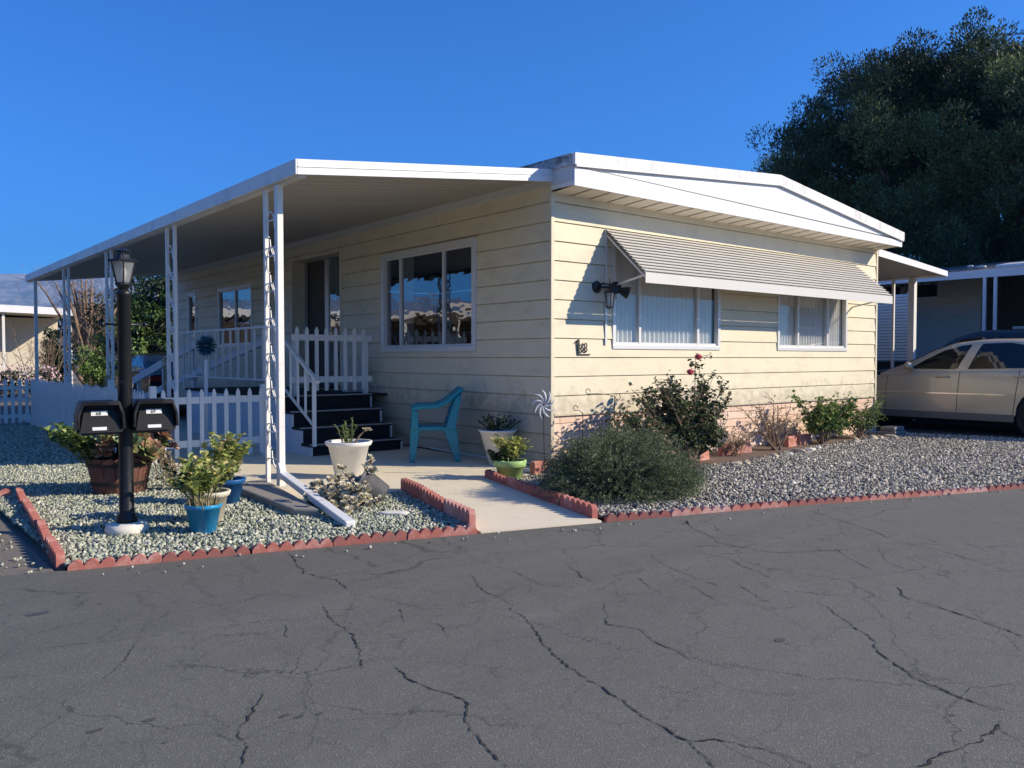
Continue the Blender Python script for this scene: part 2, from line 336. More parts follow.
    def build(s, name, mats, parent=None, bevel=0, base=None, label=None, weld=False):
        me = bpy.data.meshes.new(name); me.from_pydata(s.v, [], s.f)
        for m in (mats if isinstance(mats, (list, tuple)) else [mats]): me.materials.append(M[m] if isinstance(m, str) else m)
        me.polygons.foreach_set('material_index', s.mi)
        me.polygons.foreach_set('use_smooth', s.sm)
        a = me.attributes.new('tint', 'FLOAT', 'FACE'); a.data.foreach_set('value', s.t)
        me.update()
        o = link(name, me, parent, base)
        if bevel:
            b = o.modifiers.new('bevel', 'BEVEL'); b.width = bevel; b.segments = 2; b.limit_method = 'ANGLE'; b.angle_limit = R(40)
        if label: o['label'] = label
        return o
def np_build(name, V, F, T, mat, parent=None, base=None):
    """V (n,3), F (m,k), T (m) as one fast mesh"""
    me = bpy.data.meshes.new(name); k = F.shape[1]
    me.vertices.add(len(V)); me.vertices.foreach_set('co', V.astype('f').ravel())
    me.loops.add(F.size); me.loops.foreach_set('vertex_index', F.astype('i').ravel())
    me.polygons.add(len(F)); me.polygons.foreach_set('loop_start', np.arange(0, F.size, k, dtype='i')); me.polygons.foreach_set('loop_total', np.full(len(F), k, 'i'))
    me.update(calc_edges=True)
    a = me.attributes.new('tint', 'FLOAT', 'FACE'); a.data.foreach_set('value', T.astype('f'))
    me.materials.append(M[mat]); me.validate()
    return link(name, me, parent, base)
def leaf_cloud(name, P, D, ln, wd, mat, parent=None, base=None, seed=1, tint=None, tvar=.5):
    """many separate folded leaves: P points, D directions"""
    g = np.random.default_rng(seed); n = len(P)
    D = D/np.linalg.norm(D, axis=1, keepdims=True)
    U = g.normal(size=(n, 3)); X = np.cross(D, U); X /= np.linalg.norm(X, axis=1, keepdims=True)
    l = (ln*g.uniform(.6, 1.3, n))[:, None]; w = (wd*g.uniform(.7, 1.2, n))[:, None]
    N = np.cross(X, D)
    A = P; B = P+D*l*.5+X*w*.5+N*w*.12; C = P+D*l; E = P+D*l*.5-X*w*.5+N*w*.12
    V = np.stack([A, B, C, E], 1).reshape(-1, 3)
    F = np.arange(4*n).reshape(n, 4)
    T = g.uniform(0, 1, n) if tint is None else np.clip(tint+g.normal(0, tvar*.3, n), 0, 1)
    return np_build(name, V, F, T, mat, parent, base)
def in_poly(x, y, poly):
    c = np.zeros(len(x), bool); n = len(poly)
    for i in range(n):
        x0, y0 = poly[i]; x1, y1 = poly[(i+1) % n]
        if y0 == y1: continue
        k = ((y0 > y) != (y1 > y)) & (x < (x1-x0)*(y-y0)/(y1-y0)+x0); c ^= k
    return c
def stones(name, poly, dens, r, z, mat, label, seed, holes=(), fade=None):
    g = np.random.default_rng(seed); P = np.array(poly); lo = P.min(0); hi = P.max(0)
    n = int((hi-lo).prod()*dens); x = g.uniform(lo[0], hi[0], n); y = g.uniform(lo[1], hi[1], n)
    k = in_poly(x, y, poly)
    for h in holes: k &= ~in_poly(x, y, h)
    if fade is not None: k &= g.uniform(0, 1, n) < fade(x, y)
    x = x[k]; y = y[k]; n = len(x)
    base = np.array([(-1, -1, -1), (1, -1, -1), (1, 1, -1), (-1, 1, -1), (-1, -1, 1), (1, -1, 1), (1, 1, 1), (-1, 1, 1)], float)*.7
    Vv = base[None]*g.uniform(.55, 1.25, (n, 8, 1))*np.stack([g.uniform(.7, 1.35, n), g.uniform(.6, 1.1, n), g.uniform(.45, .9, n)], 1)[:, None]
    Vv += g.normal(0, .12, Vv.shape)
    q = g.normal(size=(n, 4)); q[:, 1:3] *= .45; q /= np.linalg.norm(q, axis=1, keepdims=True); w_, a, b, c = q.T
    Rm = np.stack([1-2*(b*b+c*c), 2*(a*b-c*w_), 2*(a*c+b*w_), 2*(a*b+c*w_), 1-2*(a*a+c*c), 2*(b*c-a*w_), 2*(a*c-b*w_), 2*(b*c+a*w_), 1-2*(a*a+b*b)], 1).reshape(n, 3, 3)
    rr = r*g.uniform(.6, 1.35, n)
    Vv = np.einsum('nij,nkj->nki', Rm, Vv)*rr[:, None, None]
    Vv += np.stack([x, y, z+g.uniform(0, .012, n)], 1)[:, None]
    q6 = np.array([(0, 3, 2, 1), (4, 5, 6, 7), (0, 1, 5, 4), (1, 2, 6, 5), (2, 3, 7, 6), (3, 0, 4, 7)])
    F = (q6[None]+8*np.arange(n)[:, None, None]).reshape(-1, 4)
    T = np.repeat(np.clip(g.beta(2, 2.2, n), 0, 1), 6)
    o = np_build(name, Vv.reshape(-1, 3), F, T, mat)
    return tag(o, label, 'gravel', kind='stuff')
CRACKS = [
 (1.3, [(-4.026, -1.859), (-4.144, -2.194), (-4.203, -2.426), (-4.157, -2.566), (-4.115, -2.673), (-4.154, -2.91)]),
 (1.2, [(-4.375, -3.036), (-4.472, -3.285), (-4.502, -3.526), (-4.551, -3.735), (-4.665, -4.015)]),
 (1.2, [(-5.076, -3.949), (-5.158, -4.075), (-5.288, -4.238), (-5.308, -4.32), (-5.38, -4.509)]),
 (1.3, [(-4.572, -4.033), (-4.586, -4.233), (-4.55, -4.393), (-4.536, -4.556), (-4.621, -4.682), (-4.676, -4.79), (-4.72, -4.918), (-4.74, -5.035)]),
 (0.5, [(-5.82, -2.833), (-5.596, -2.894), (-5.361, -2.966), (-5.179, -3.026), (-4.912, -3.075), (-4.673, -3.172), (-4.501, -3.261), (-4.103, -3.373), (-3.567, -3.64)]),
 (0.9, [(-4.117, -3.395), (-4.214, -3.599)]),
 (0.9, [(-4.128, -3.669), (-4.114, -3.778), (-4.169, -3.918)]),
 (1.0, [(-3.437, -3.084), (-3.573, -3.387), (-3.617, -3.599), (-3.652, -3.743)]),
 (0.8, [(-4.686, -3.261), (-4.75, -3.442)]),
 (0.5, [(-4.716, -3.556), (-4.867, -3.792), (-4.98, -3.943)]),
 (0.6, [(-5.275, -3.011), (-5.416, -3.266), (-5.547, -3.445)]),
 (0.4, [(-4.13, -2.865), (-3.955, -2.915), (-3.608, -3.017), (-3.168, -3.154)]),
 (1.5, [(-3.652, -3.743), (-3.786, -4.095), (-3.954, -4.388), (-4.034, -4.686), (-4.059, -4.889), (-4.111, -5.073), (-4.122, -5.22), (-4.142, -5.29), (-4.05, -5.375), (-4.005, -5.482), (-3.989, -5.583), (-3.987, -5.652)]),
 (0.8, [(-4.142, -5.29), (-4.193, -5.372), (-4.226, -5.456)]),
 (1.5, [(-2.342, -4.704), (-2.479, -4.921), (-2.683, -5.181), (-2.845, -5.297), (-2.992, -5.507), (-3.049, -5.686), (-3.092, -5.828), (-3.113, -5.919)]),
 (1.1, [(-3.199, -5.901), (-3.271, -5.991)]),
 (1.4, [(-3.156, -5.91), (-3.364, -5.915), (-3.567, -5.886), (-3.673, -5.885), (-3.742, -5.854)]),
 (1.4, [(-1.707, -4.813), (-1.879, -4.965), (-1.919, -5.165), (-2.02, -5.398), (-2.104, -5.612)]),
 (1.1, [(0.095, -3.086), (-0.091, -3.517), (-0.308, -3.925), (-0.542, -4.267), (-0.607, -4.571), (-0.739, -4.906), (-0.87, -5.19)]),
 (1.2, [(-1.084, -2.702), (-1.381, -3.208), (-1.583, -3.536), (-1.56, -3.882), (-1.405, -4.009), (-1.0, -4.249)]),
 (0.9, [(-2.221, -3.431), (-2.386, -3.717), (-2.431, -3.909), (-2.479, -4.18)]),
 (0.9, [(-1.896, -3.606), (-1.913, -3.858), (-2.03, -4.087), (-2.116, -4.284)]),
 (0.9, [(-2.373, -4.24), (-2.509, -4.448), (-2.547, -4.536)]),
 (0.8, [(-2.694, -3.767), (-2.839, -3.99), (-2.856, -4.077)]),
 (1.0, [(-3.226, -3.979), (-3.334, -4.114), (-3.462, -4.245), (-3.405, -4.388), (-3.484, -4.61), (-3.521, -4.836)]),
 (1.1, [(-2.792, -3.221), (-2.957, -3.551), (-2.978, -3.716)]),
 (0.9, [(-1.13, -4.141), (-1.353, -4.401), (-1.46, -4.554)]),
 (0.7, [(-3.168, -3.154), (-3.262, -3.537), (-3.129, -3.686)]),
 (0.7, [(-0.849, -4.277), (-1.194, -4.532), (-1.411, -4.891)]),
 (0.8, [(-0.344, -4.388), (-0.377, -4.505)]),
 (0.7, [(-0.235, -4.581), (-0.397, -4.836)]),
 (0.5, [(-3.083, -5.719), (-2.912, -5.705), (-2.698, -5.816)]),
 (0.4, [(-4.347, -4.591), (-4.201, -4.602), (-4.047, -4.642)]),
 (0.6, [(-2.605, -4.049), (-2.765, -4.471)]),
 (0.4, [(-3.168, -3.154), (-2.157, -3.483), (-1.0, -4.249), (0.016, -4.888)]),
 (0.4, [(-3.413, -3.453), (-3.226, -3.979), (-2.698, -4.293), (-2.321, -4.778)]),
 (0.5, [(-2.474, -2.424), (-2.657, -2.695)]),
 (0.5, [(-2.86, -3.702), (-3.086, -3.974)]),
 (0.6, [(1.751, -3.594), (1.212, -4.155), (1.12, -4.51)]),
]
STAINS = [(-5.587, -2.297, 0.063), (-5.682, -3.925, 0.032), (-5.508, -3.955, 0.033), (-5.119, -4.231, 0.028), (-5.08, -4.273, 0.022), (-5.013, -4.296, 0.017), (-5.297, -2.314, 0.02), (-3.012, -4.912, 0.043), (-5.521, -4.173, 0.013)]
# ------------------------------------------------------------------ setting
def sheet(name, poly, z, mat, kind='structure', cells=0):
    mb = MB(); mb.add([(x, y, z) for x, y in poly], [tuple(range(len(poly)))])
    o = mb.build(name, mat); o['kind'] = kind; return o
MB().add([(-3000, -3000, -.03), (3000, -3000, -.03), (3000, 3000, -.03), (-3000, 3000, -.03)], [(0, 1, 2, 3)]).build('ground', 'dirt')['kind'] = 'structure'
def road_y(x): return -1.42-(x+5.3)*.2935
rd = MB(); rd.add([(-60, road_y(-60), 0), (-60, -60, 0), (60, -60, 0), (60, road_y(60), 0)], [(0, 1, 2, 3)])
rg = random.Random(3)
rd.m = 1
for w, pts in CRACKS:
    P = []
    for i in range(len(pts)-1):
        a, b = Vector((*pts[i], 0)), Vector((*pts[i+1], 0)); n = max(2, int((b-a).length/.016))
        for k in range(n): P.append(a.lerp(b, k/n))
    P.append(Vector((*pts[-1], 0)))
    n = len(P); off = 0; top = []; bot = []
    for i, p in enumerate(P):
        d = (P[min(i+1, n-1)]-P[max(i-1, 0)]).normalized(); nn = Vector((-d.y, d.x, 0))
        off = off*.86+rg.uniform(-.0085, .0085); c = p+nn*off+Vector((0, 0, .003))
        hw = .0022*w*rg.uniform(.15, 1.7)*(.6+.7*math.sin(i*.13+w*5)**2)*(1 if .05 < i/n < .95 else .3)
        if w < .6 and rg.random() < .35: hw *= .25
        top.append(c+nn*hw); bot.append(c-nn*hw)
    rd.add(top+bot, [(i, i+1, n+i+1, n+i) for i in range(n-1)])
rd.m = 2
for x, y, r in STAINS:
    k = 16; rd.add([(x+r*math.cos(6.283*i/k)*rg.uniform(.6, 1), y+r*.5*math.sin(6.283*i/k)*rg.uniform(.6, 1), .0022) for i in range(k)], [tuple(range(k))])
o = rd.build('road', ['asphalt', 'crack', 'stain']); o['kind'] = 'structure'
slab = [(-1.05, -.30), (-.02, -.16), (-.02, 13.3), (-3.30, 13.3), (-3.32, -.28), (-2.17, -.28)]
s = MB(); s.prism(slab, -.02, .035)
s.add([(-2.66, -2.17, .006), (-1.66, -2.44, .006), (-1.05, -.301, .0345), (-2.17, -.281, .0345), (-2.66, -2.17, -.02), (-1.66, -2.44, -.02), (-1.05, -.301, -.02), (-2.17, -.281, -.02)], [(0, 1, 2, 3), (0, 4, 5, 1), (1, 5, 6, 2), (3, 7, 4, 0)])
s.build('porch_path', 'concrete')['kind'] = 'structure'
GL = [(-5.28, -1.40), (-2.66, -2.10), (-2.17, -.28), (-3.33, -.28), (-3.33, 3.4), (-3.33, 11), (-12, 11), (-12, 1.8), (-5.3, 1.8)]
GR = [(-1.60, -2.36), (9.6, -6.15), (8.2, -2.1), (7.75, -.55), (7.75, 0), (-.05, 0), (-1.0, -.25)]
sheet('gravel_bed', GL, .012, 'bed_left'); sheet('gravel_bed', GR, .012, 'bed_right')
sheet('side_verge', [(-40, road_y(-40)+.01), (-5.34, -1.43), (-5.34, 1.8), (-12, 1.8), (-12, 11), (-40, 11)], -.006, 'dirt')
sheet('planting_bed', [(-.9, -.5), (-.9, -1.9), (.2, -1.5), (1.2, -1.1), (2.4, -1.15), (4, -.8), (5.4, -.62), (6.9, -.5), (7.2, -.02), (-.02, -.02)], .02, 'soil')
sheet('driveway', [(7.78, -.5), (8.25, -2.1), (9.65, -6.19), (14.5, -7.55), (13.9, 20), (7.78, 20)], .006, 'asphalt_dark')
SOIL = [(.1, -.05), (.0, -1.0), (1.2, -.95), (2.4, -.95), (4, -.7), (5.4, -.5), (6.9, -.4), (7.2, -.05)]
stones('gravel', GL, 1900, .0145, .016, 'stones_left', 'pale green crushed gravel spread between the red edging and the porch', 5,
       fade=lambda x, y: np.where(y > 4, .45, 1)*np.where((x < -6) & (y > 2.6), .6, 1))
stones('gravel', GR, 1350, .0175, .016, 'stones_right', 'speckled grey and tan gravel filling the bed in front of the house', 6, holes=[SOIL],
       fade=lambda x, y: np.where(x > 4.5, .7, 1))
g_ = np.random.default_rng(9)
stones('loose_stones', [(-5.2, -1.47), (-5.3, -1.75), (3.0, -4.2), (9, -5.9), (9, -6.05), (3, -3.98)], 26, .010, .004, 'stones_right', 'few stray stones spilled over the edging onto the road', 12)
stones('loose_stones', [(-9, -.4), (-5.4, -1.45), (-5.45, 1.6), (-9, 1.8)], 160, .012, -.004, 'stones_left', 'loose stones scattered on the dirt left of the red edging', 8)
# mountains
def ridge(name, y0, x0, x1, h, seed, n=260, m=26):
    r = np.random.default_rng(seed); xs = np.linspace(x0, x1, n); prof = np.zeros(n)
    for k in range(1, 40): prof += np.sin(xs/(x1-x0)*k*6.3+r.uniform(0, 6.3))*r.uniform(.4, 1)/k**1.15
    prof = h*(1+.16*prof); V = []; F = []
    rug = r.normal(0, 1, (m, n))
    for _ in range(2): rug = (rug+np.roll(rug, 1, 1)+np.roll(rug, 1, 0))/2.2
    for j in range(m):
        t = j/(m-1); z = prof*(t**1.2)+rug[j]*h*.045*math.sin(math.pi*t)
        for i in range(n): V.append((xs[i], y0+t*h*3.2, z[i]-2))
    for j in range(m-1):
        for i in range(n-1): a = j*n+i; F.append((a, a+1, a+n+1, a+n))
    mb = MB(); mb.s = True; mb.add(V, F); o = mb.build(name, 'mount'); o['kind'] = 'structure'
ridge('mountains', 2300, -3500, 1700, 272, 4)

# ------------------------------------------------------------------ the house
HL = 18.0
house = empty('mobile_home', (0, 0, 0), 'cream lap sided mobile home with white low gable roof and number 168', 'house')
FR = lambda u, d, z: (u, -d, z)
SD = lambda u, d, z: (-d, u, z)
def bm_(mb, mp, u0, u1, d0, d1, z0, z1):
    c = [mp(u, d, z) for z in (z0, z1) for u, d in ((u0, d0), (u1, d0), (u1, d1), (u0, d1))]
    mb.add(c, [(0, 3, 2, 1), (4, 5, 6, 7), (0, 1, 5, 4), (1, 2, 6, 5), (2, 3, 7, 6), (3, 0, 4, 7)])
def siding(mb, mp, u0, u1, z0, z1, openings, pitch=.222, start=None, dp=.015, seams=()):
    zb = z0; k = 0; start = z0 if start is None else start
    k0 = math.floor((z0-start)/pitch+1e-6)
    k = k0
    while start+k*pitch < z1-1e-4:
        rb, rt = start+k*pitch, start+(k+1)*pitch
        b, t = max(rb, z0), min(rt, z1)
        us = sorted({u0, u1, *[v for o in openings for v in o[:2] if u0 < v < u1]})
        dep = lambda z: .004+dp*(rt-z)/pitch
        for ua, ub in zip(us, us[1:]):
            segs = [(b, t)]
            for o in openings:
                if o[0] <= ua+1e-6 and o[1] >= ub-1e-6:
                    ns = []
                    for p, q in segs:
                        if o[3] <= p or o[2] >= q: ns.append((p, q)); continue
                        if o[2] > p: ns.append((p, o[2]))
                        if o[3] < q: ns.append((o[3], q))
                    segs = ns
            for p, q in segs:
                if q-p < 1e-4: continue
                q2 = min(q, rt-.011) if q > rt-.011 and q-p > .03 else q
                nseg = max(1, int((ub-ua)/.9)); wv = lambda u: .0022*math.sin(u*2.3+k*1.7)+.0015*math.sin(u*5.1+k*3.1)
                for s_ in range(nseg):
                    a1 = ua+(ub-ua)*s_/nseg; b1 = ua+(ub-ua)*(s_+1)/nseg
                    if s_ < nseg-1 and math.sin((k*7.3+s_*3.7+u0)*12.9) > .82: b1 -= .005
                    mb.add([mp(a1, dep(p)+wv(a1), p), mp(b1, dep(p)+wv(b1), p), mp(b1, dep(q2), q2), mp(a1, dep(q2), q2)], [(0, 1, 2, 3)])
                if q2 < q:
                    mb.add([mp(ua, -.012, q2), mp(ub, -.012, q2), mp(ub, -.012, q), mp(ua, -.012, q)], [(0, 1, 2, 3)])
                    mb.add([mp(ua, dep(q2), q2), mp(ub, dep(q2), q2), mp(ub, -.012, q2), mp(ua, -.012, q2)], [(0, 1, 2, 3)])
                mb.add([mp(ua, dep(p), p), mp(ub, dep(p), p), mp(ub, -.01, p), mp(ua, -.01, p)], [(0, 3, 2, 1)])
        k += 1
W1 = (1.02, 3.10, 1.44, 2.72); W2 = (4.55, 6.50, 1.44, 2.70)
S1 = (1.43, 3.70, 1.415, 2.805); DR = (5.05, 6.90, .79, 3.04); S2 = (8.72, 10.50, 1.55, 2.735); S3 = (11.95, 12.42, 1.80, 2.745)
mb = MB(); siding(mb, FR, 0, 7.5, .645, 3.215, [W1, W2], start=.645); mb.build('front_wall', 'siding', house)
mb = MB(); siding(mb, SD, 0, 13.6, .05, 3.33, [S1, DR, S2, S3], start=.645-.222*3); mb.build('side_wall', 'siding', house)
mb = MB(); mb.box((0, 0, 0), (7.5, .02, .645)); mb.build('skirting', 'skirt', house)
mb = MB(); mb.box((7.48, .02, 0), (7.5, 13.58, 3.2)); mb.box((0, 13.6, 0), (7.5, 13.62, 3.2)); mb.box((0.02, .05, .7), (7.46, 13.55, .76)); mb.box((.02, .05, 3.21), (7.46, 13.55, 3.23)); mb.build('shell', 'interior', house)
MB().box((-.022, -.024, .02), (.03, .004, 3.21)).build('corner_trim', 'siding', house, bevel=.003); MB().box((7.47, -.024, .02), (7.52, .004, 3.19)).build('corner_trim', 'siding', house, bevel=.003)
mb = MB(); mb.box((.03, -.03, .63), (7.47, -.003, .655)); mb.build('skirting_trim', 'siding', house)
# roof: low gable, sloping eave edge to match
YF = -.42; YB = 13.7
pk = (3.9, 3.85); lt = (-.035, 3.545); rt = (7.54, 3.40); TH = .125
mb = MB(); mb.extr([(lt[0]-.02, YF-.03, lt[1]), (lt[0]-.02, YF-.03, lt[1]-TH), (pk[0], YF-.03, pk[1]-TH), (rt[0]+.02, YF-.03, rt[1]-TH), (rt[0]+.02, YF-.03, rt[1]), (pk[0], YF-.03, pk[1])], (0, .05, 0))
rf = MB(); rf.extr([(lt[0]-.01, YF+.02, lt[1]-.006), (lt[0]-.01, YF+.02, 3.25), (rt[0]+.01, YF+.02, 3.24), (rt[0]+.01, YF+.02, rt[1]-.006), (pk[0], YF+.02, pk[1]-.006)], (0, YB-YF, 0))
roof = rf.build('roof', 'roof', house)
mb.build('roof_edge_band', 'roof_band', roof)
mb = MB(); mb.bar((pk[0], YF-.018, pk[1]-TH-.012), (lt[0], YF-.018, lt[1]-TH-.012), .03, .022); mb.bar((pk[0], YF-.018, pk[1]-TH-.012), (rt[0], YF-.018, rt[1]-TH-.012), .03, .022); mb.build('drip_edge', 'white', roof)
mb = MB(); mb.box((lt[0]-.035, YF+.02, lt[1]-TH), (lt[0]-.012, YB, lt[1])); mb.build('side_edge_band', 'roof_side', roof)
# fascia : lower board and gable board with a shadow joint between
def fz(x, a, b): return a+(b-a)*(x-lt[0])/(rt[0]-lt[0])
mb = MB()
mb.extr([(lt[0], YF, 3.197), (rt[0], YF, 3.160), (rt[0], YF, 3.262), (lt[0], YF, 3.395)], (0, .03, 0))
mb.extr([(lt[0], YF+.012, 3.417), (rt[0], YF+.012, 3.284), (rt[0], YF+.012, rt[1]-TH-.0), (pk[0], YF+.012, pk[1]-TH), (lt[0], YF+.012, lt[1]-TH)], (0, .02, 0))
mb.box((lt[0], YF+.035, 3.205), (lt[0]+.02, -.03, 3.43)); mb.box((rt[0]-.02, YF+.035, 3.172), (rt[0], -.03, 3.3))
mb.build('fascia', 'white', house)
mb = MB(); mb.extr([(lt[0]+.01, YF+.024, 3.38), (rt[0]-.01, YF+.024, 3.25), (rt[0]-.01, YF+.024, 3.28), (lt[0]+.01, YF+.024, 3.42)], (0, .012, 0)); mb.build('fascia_joint', 'sill', house)
mb = MB(); n = 25
for i in range(n):
    a = lt[0]+.03+(rt[0]-lt[0]-.06)*i/n; b = lt[0]+.03+(rt[0]-lt[0]-.06)*(i+1)/n; z = fz(a, 3.205, 3.168); zw = fz(a, 3.178, 3.135)
    mb.add([(a, YF+.031, z), (b-.03, YF+.031, z), (b-.03, -.004, zw), (a, -.004, zw), (b-.03, YF+.031, z+.007), (b, YF+.031, z+.007), (b, -.004, zw+.007), (b-.03, -.004, zw+.007)], [(0, 1, 2, 3), (4, 5, 6, 7), (1, 4, 7, 2)])
mb.build('soffit', 'soffit', house)

def wavy(mb, mp, u0, u1, d, z0, z1, amp, lam, seed=0):
    r = random.Random(seed); n = int((u1-u0)/lam*8); vs = []
    for i in range(n+1):
        u = u0+(u1-u0)*i/n; a = d+amp*math.sin(2*math.pi*(u-u0)/lam+.5*math.sin(u*9)); vs += [mp(u, a, z0), mp(u, a, z1)]
    mb.s = True; mb.add(vs, [(2*i, 2*i+2, 2*i+3, 2*i+1) for i in range(n)]); mb.s = False
def window(mp, o, mull, glass, curtain=None, par=None, fw=.045, name='window', fm='alu_bright', proud=.028, wide=None):
    u0, u1, z0, z1 = o; w = MB()
    bm_(w, mp, u0-.03, u1+.03, -.05, proud, z0-.03, z0+fw*.6); bm_(w, mp, u0-.03, u1+.03, -.05, proud, z1-fw*.6, z1+.03)
    bm_(w, mp, u0-.03, u0+fw*.6, -.05, proud-.002, z0+fw*.6, z1-fw*.6); bm_(w, mp, u1-fw*.6, u1+.03, -.05, proud-.002, z0+fw*.6, z1-fw*.6)
    win = w.build(name, fm, par, bevel=.004)
    s_ = MB()
    for m in mull:
        q = MB(); bm_(q, mp, m-.02, m+.02, -.035, .008, z0+fw*.6, z1-fw*.6); q.build('mullion', fm, win)
    bm_(s_, mp, u0+fw*.6, u1-fw*.6, -.03, .004, z0+fw*.6, z0+fw*.6+.03)
    s_.build('sash_rail', fm, win); s_ = MB()
    bm_(s_, mp, u0+fw*.6, u1-fw*.6, -.03, .004, z1-fw*.6-.03, z1-fw*.6)
    s_.build('sash_rail', fm, win)
    g = MB(); g.add([mp(u0+.01, -.02, z0), mp(u1-.01, -.02, z0), mp(u1-.01, -.02, z1), mp(u0+.01, -.02, z1)], [(0, 1, 2, 3)]); g.build('pane', glass, win)
    if curtain:
        for (ca, cb, za, zb, amp, lam, mt, dd) in curtain:
            c = MB(); wavy(c, mp, ca, cb, dd, za, zb, amp, lam); c.build('curtain', mt, win)
    return win
window(FR, W1, [1.50, 2.66], 'glass', [(1.05, 3.07, 1.47, 2.7, .018, .085, 'sheer', -.07)], house)
window(FR, W2, [5.10, 5.95], 'glass', [(4.58, 6.46, 1.47, 2.68, .018, .075, 'sheer', -.07)], house)
window(SD, S1, [2.16, 3.25], 'glass_side', [(1.46, 1.7, 1.44, 2.78, .02, .1, 'curtain', -.25), (3.3, 3.66, 1.44, 2.78, .02, .1, 'curtain', -.25)], house, fw=.07, proud=.05)
window(SD, S2, [9.6], 'glass_side', [(8.75, 9.58, 1.6, 2.7, .012, .06, 'curtain', -.12)], house)
window(SD, S3, [], 'glass_side', None, house)
# door recess
d = MB(); u0, u1, z0, z1 = DR
bm_(d, SD, u0-.04, u0+.03, -.28, .02, z0, z1+.04); bm_(d, SD, u1-.03, u1+.04, -.28, .02, z0, z1+.04); bm_(d, SD, u0+.03, u1-.03, -.28, .02, z1-.03, z1+.04)
door = d.build('entry_door', 'siding', house, bevel=.004)
d = MB(); bm_(d, SD, u0+.03, u1-.03, -.30, -.28, z0, z1-.03); d.build('door_leaf', 'interior', door)
d = MB()
for a in (5.09, 5.93, 6.0, 6.84): bm_(d, SD, a-.03, a+.03, -.26, -.20, z0+.02, z1-.05)
d.build('door_frame', 'alu', door)
d = MB(); wavy(d, SD, 5.15, 5.9, -.27, z0+.03, z1-.06, .012, .12); d.build('curtain', 'curtain', door)
d = MB(); d.add([SD(5.1, -.22, z0+.02), SD(6.0, -.22, z0+.02), SD(6.0, -.22, z1-.05), SD(5.1, -.22, z1-.05)], [(0, 1, 2, 3)]); d.build('pane', 'glass_side', door)
# louvred window awning on the front wall
AX0, AX1, AY, N = .86, 6.74, -.65, 13
sl = MB(); py, pz = (.625)/N, (2.845-2.285)/N
for k in range(N):
    y, z = -.024-py*k, 2.848-pz*k
    A = (y+.022, z-.004); B = (y-py, z-pz*.56); Bt = (B[0]+.003, B[1]-.005); At = (A[0]+.003, A[1]-.006)
    Q = [(y, z), (y-py*1.12, z-pz*.50), (y-py*1.10, z-pz*.58), (y-py*.30, z-pz*.66), (y-py, z-pz)]
    sl.add([(x, *q) for x in (AX0, AX1) for q in Q], [(i, i+1, 6+i, 5+i) for i in range(4)])
aw = sl.build('window_awning', 'awning', house)
v = MB(); v.extr([(AX0, AY, 2.285), (AX0, AY-.012, 2.285), (AX0, AY-.012, 2.165), (AX0, AY, 2.165)], (AX1-AX0, 0, 0)); v.build('valance', 'awning', aw)
for x in (AX0+.03, 2.4, 4.0, 5.4, AX1-.04): MB().bar((x, -.02, 2.78), (x, AY+.01, 2.23), .03, .015).build('rafter', 'slat', aw)
for x in (AX0+.03, AX1-.04): MB().bar((x, -.012, 2.14), (x, AY+.02, 2.26), .02, .02).build('support_arm', 'alu_bright', aw)
v = MB(); v.bar((AX0+.01, -.022, 1.46), (AX0+.01, -.022, 2.85), .03, .014, (0, 1, 0)); v.build('side_rail', 'alu_bright', aw)
# wall lantern with a floodlight beside it
l = MB(); l.s = True; l.lathe([(.075, -.02), (.075, 0), (.05, .02), (.0, .025)], (.72, -.02, 2.15), 16, Matrix.Rotation(R(90), 3, 'X'))
l.tube([(.72, -.04, 2.15), (.72, -.12, 2.19), (.74, -.19, 2.17), (.75, -.20, 2.10)], .009); l.tube([(.75, -.20, 2.10), (.75, -.2, 2.20), (.75, -.2, 2.25)], [.01, .006, .002])
l.s = False; l.lathe([(.012, .06), (.065, .005), (.07, 0), (.06, -.005)], (.75, -.20, 2.07), 6)
for j in range(6):
    a = j*math.pi/3; l.tube([(.75+.058*math.cos(a), -.2+.058*math.sin(a), 2.065), (.75+.04*math.cos(a), -.2+.04*math.sin(a), 1.90)], .005, 5)
l.lathe([(.045, .0), (.045, -.015), (.01, -.03)], (.75, -.2, 1.905), 6)
lan = l.build('wall_lantern', 'black_metal', house); g = MB(); g.lathe([(.052, .16), (.036, 0)], (.75, -.2, 1.905), 6); g.build('lantern_glass', 'lamp_glass', lan)
l = MB(); l.s = True; l.lathe([(.03, 0), (.035, .05), (.07, .13), (.075, .16), (.05, .14)], (1.02, -.05, 2.14), 14, Matrix.Rotation(R(115), 3, 'X') @ Matrix.Rotation(R(35), 3, 'Y'))
l.lathe([(.03, 0), (.035, .05), (.07, .13), (.075, .16), (.05, .14)], (.93, -.06, 2.16), 14, Matrix.Rotation(R(100), 3, 'X') @ Matrix.Rotation(R(-30), 3, 'Y')); l.tube([(.72, -.04, 2.15), (.95, -.05, 2.15), (1.05, -.05, 2.14)], .012)
l.build('floodlight', 'black_metal', house)
def text(s_, size, mat4, parent, name, mat='ink', ext=.004):
    cu = bpy.data.curves.new(name, 'FONT'); cu.body = s_; cu.size = size; cu.extrude = ext; cu.align_x = 'LEFT'
    t = bpy.data.objects.new('tmp', cu); COL.objects.link(t); dg = bpy.context.evaluated_depsgraph_get(); dg.update()
    me = bpy.data.meshes.new_from_object(t.evaluated_get(dg)); bpy.data.objects.remove(t); me.transform(mat4); me.materials.clear(); me.materials.append(M[mat])
    return link(name, me, parent)
XR = Matrix.Rotation(R(90), 4, 'X')
n1 = MB(); n1.box((.395, -.034, 1.335), (.60, -.022, 1.348)); n1.box((.395, -.034, 1.348), (.42, -.022, 1.51)); n1.bar((.37, -.028, 1.485), (.41, -.028, 1.515), .012, .022, (0, 1, 0))
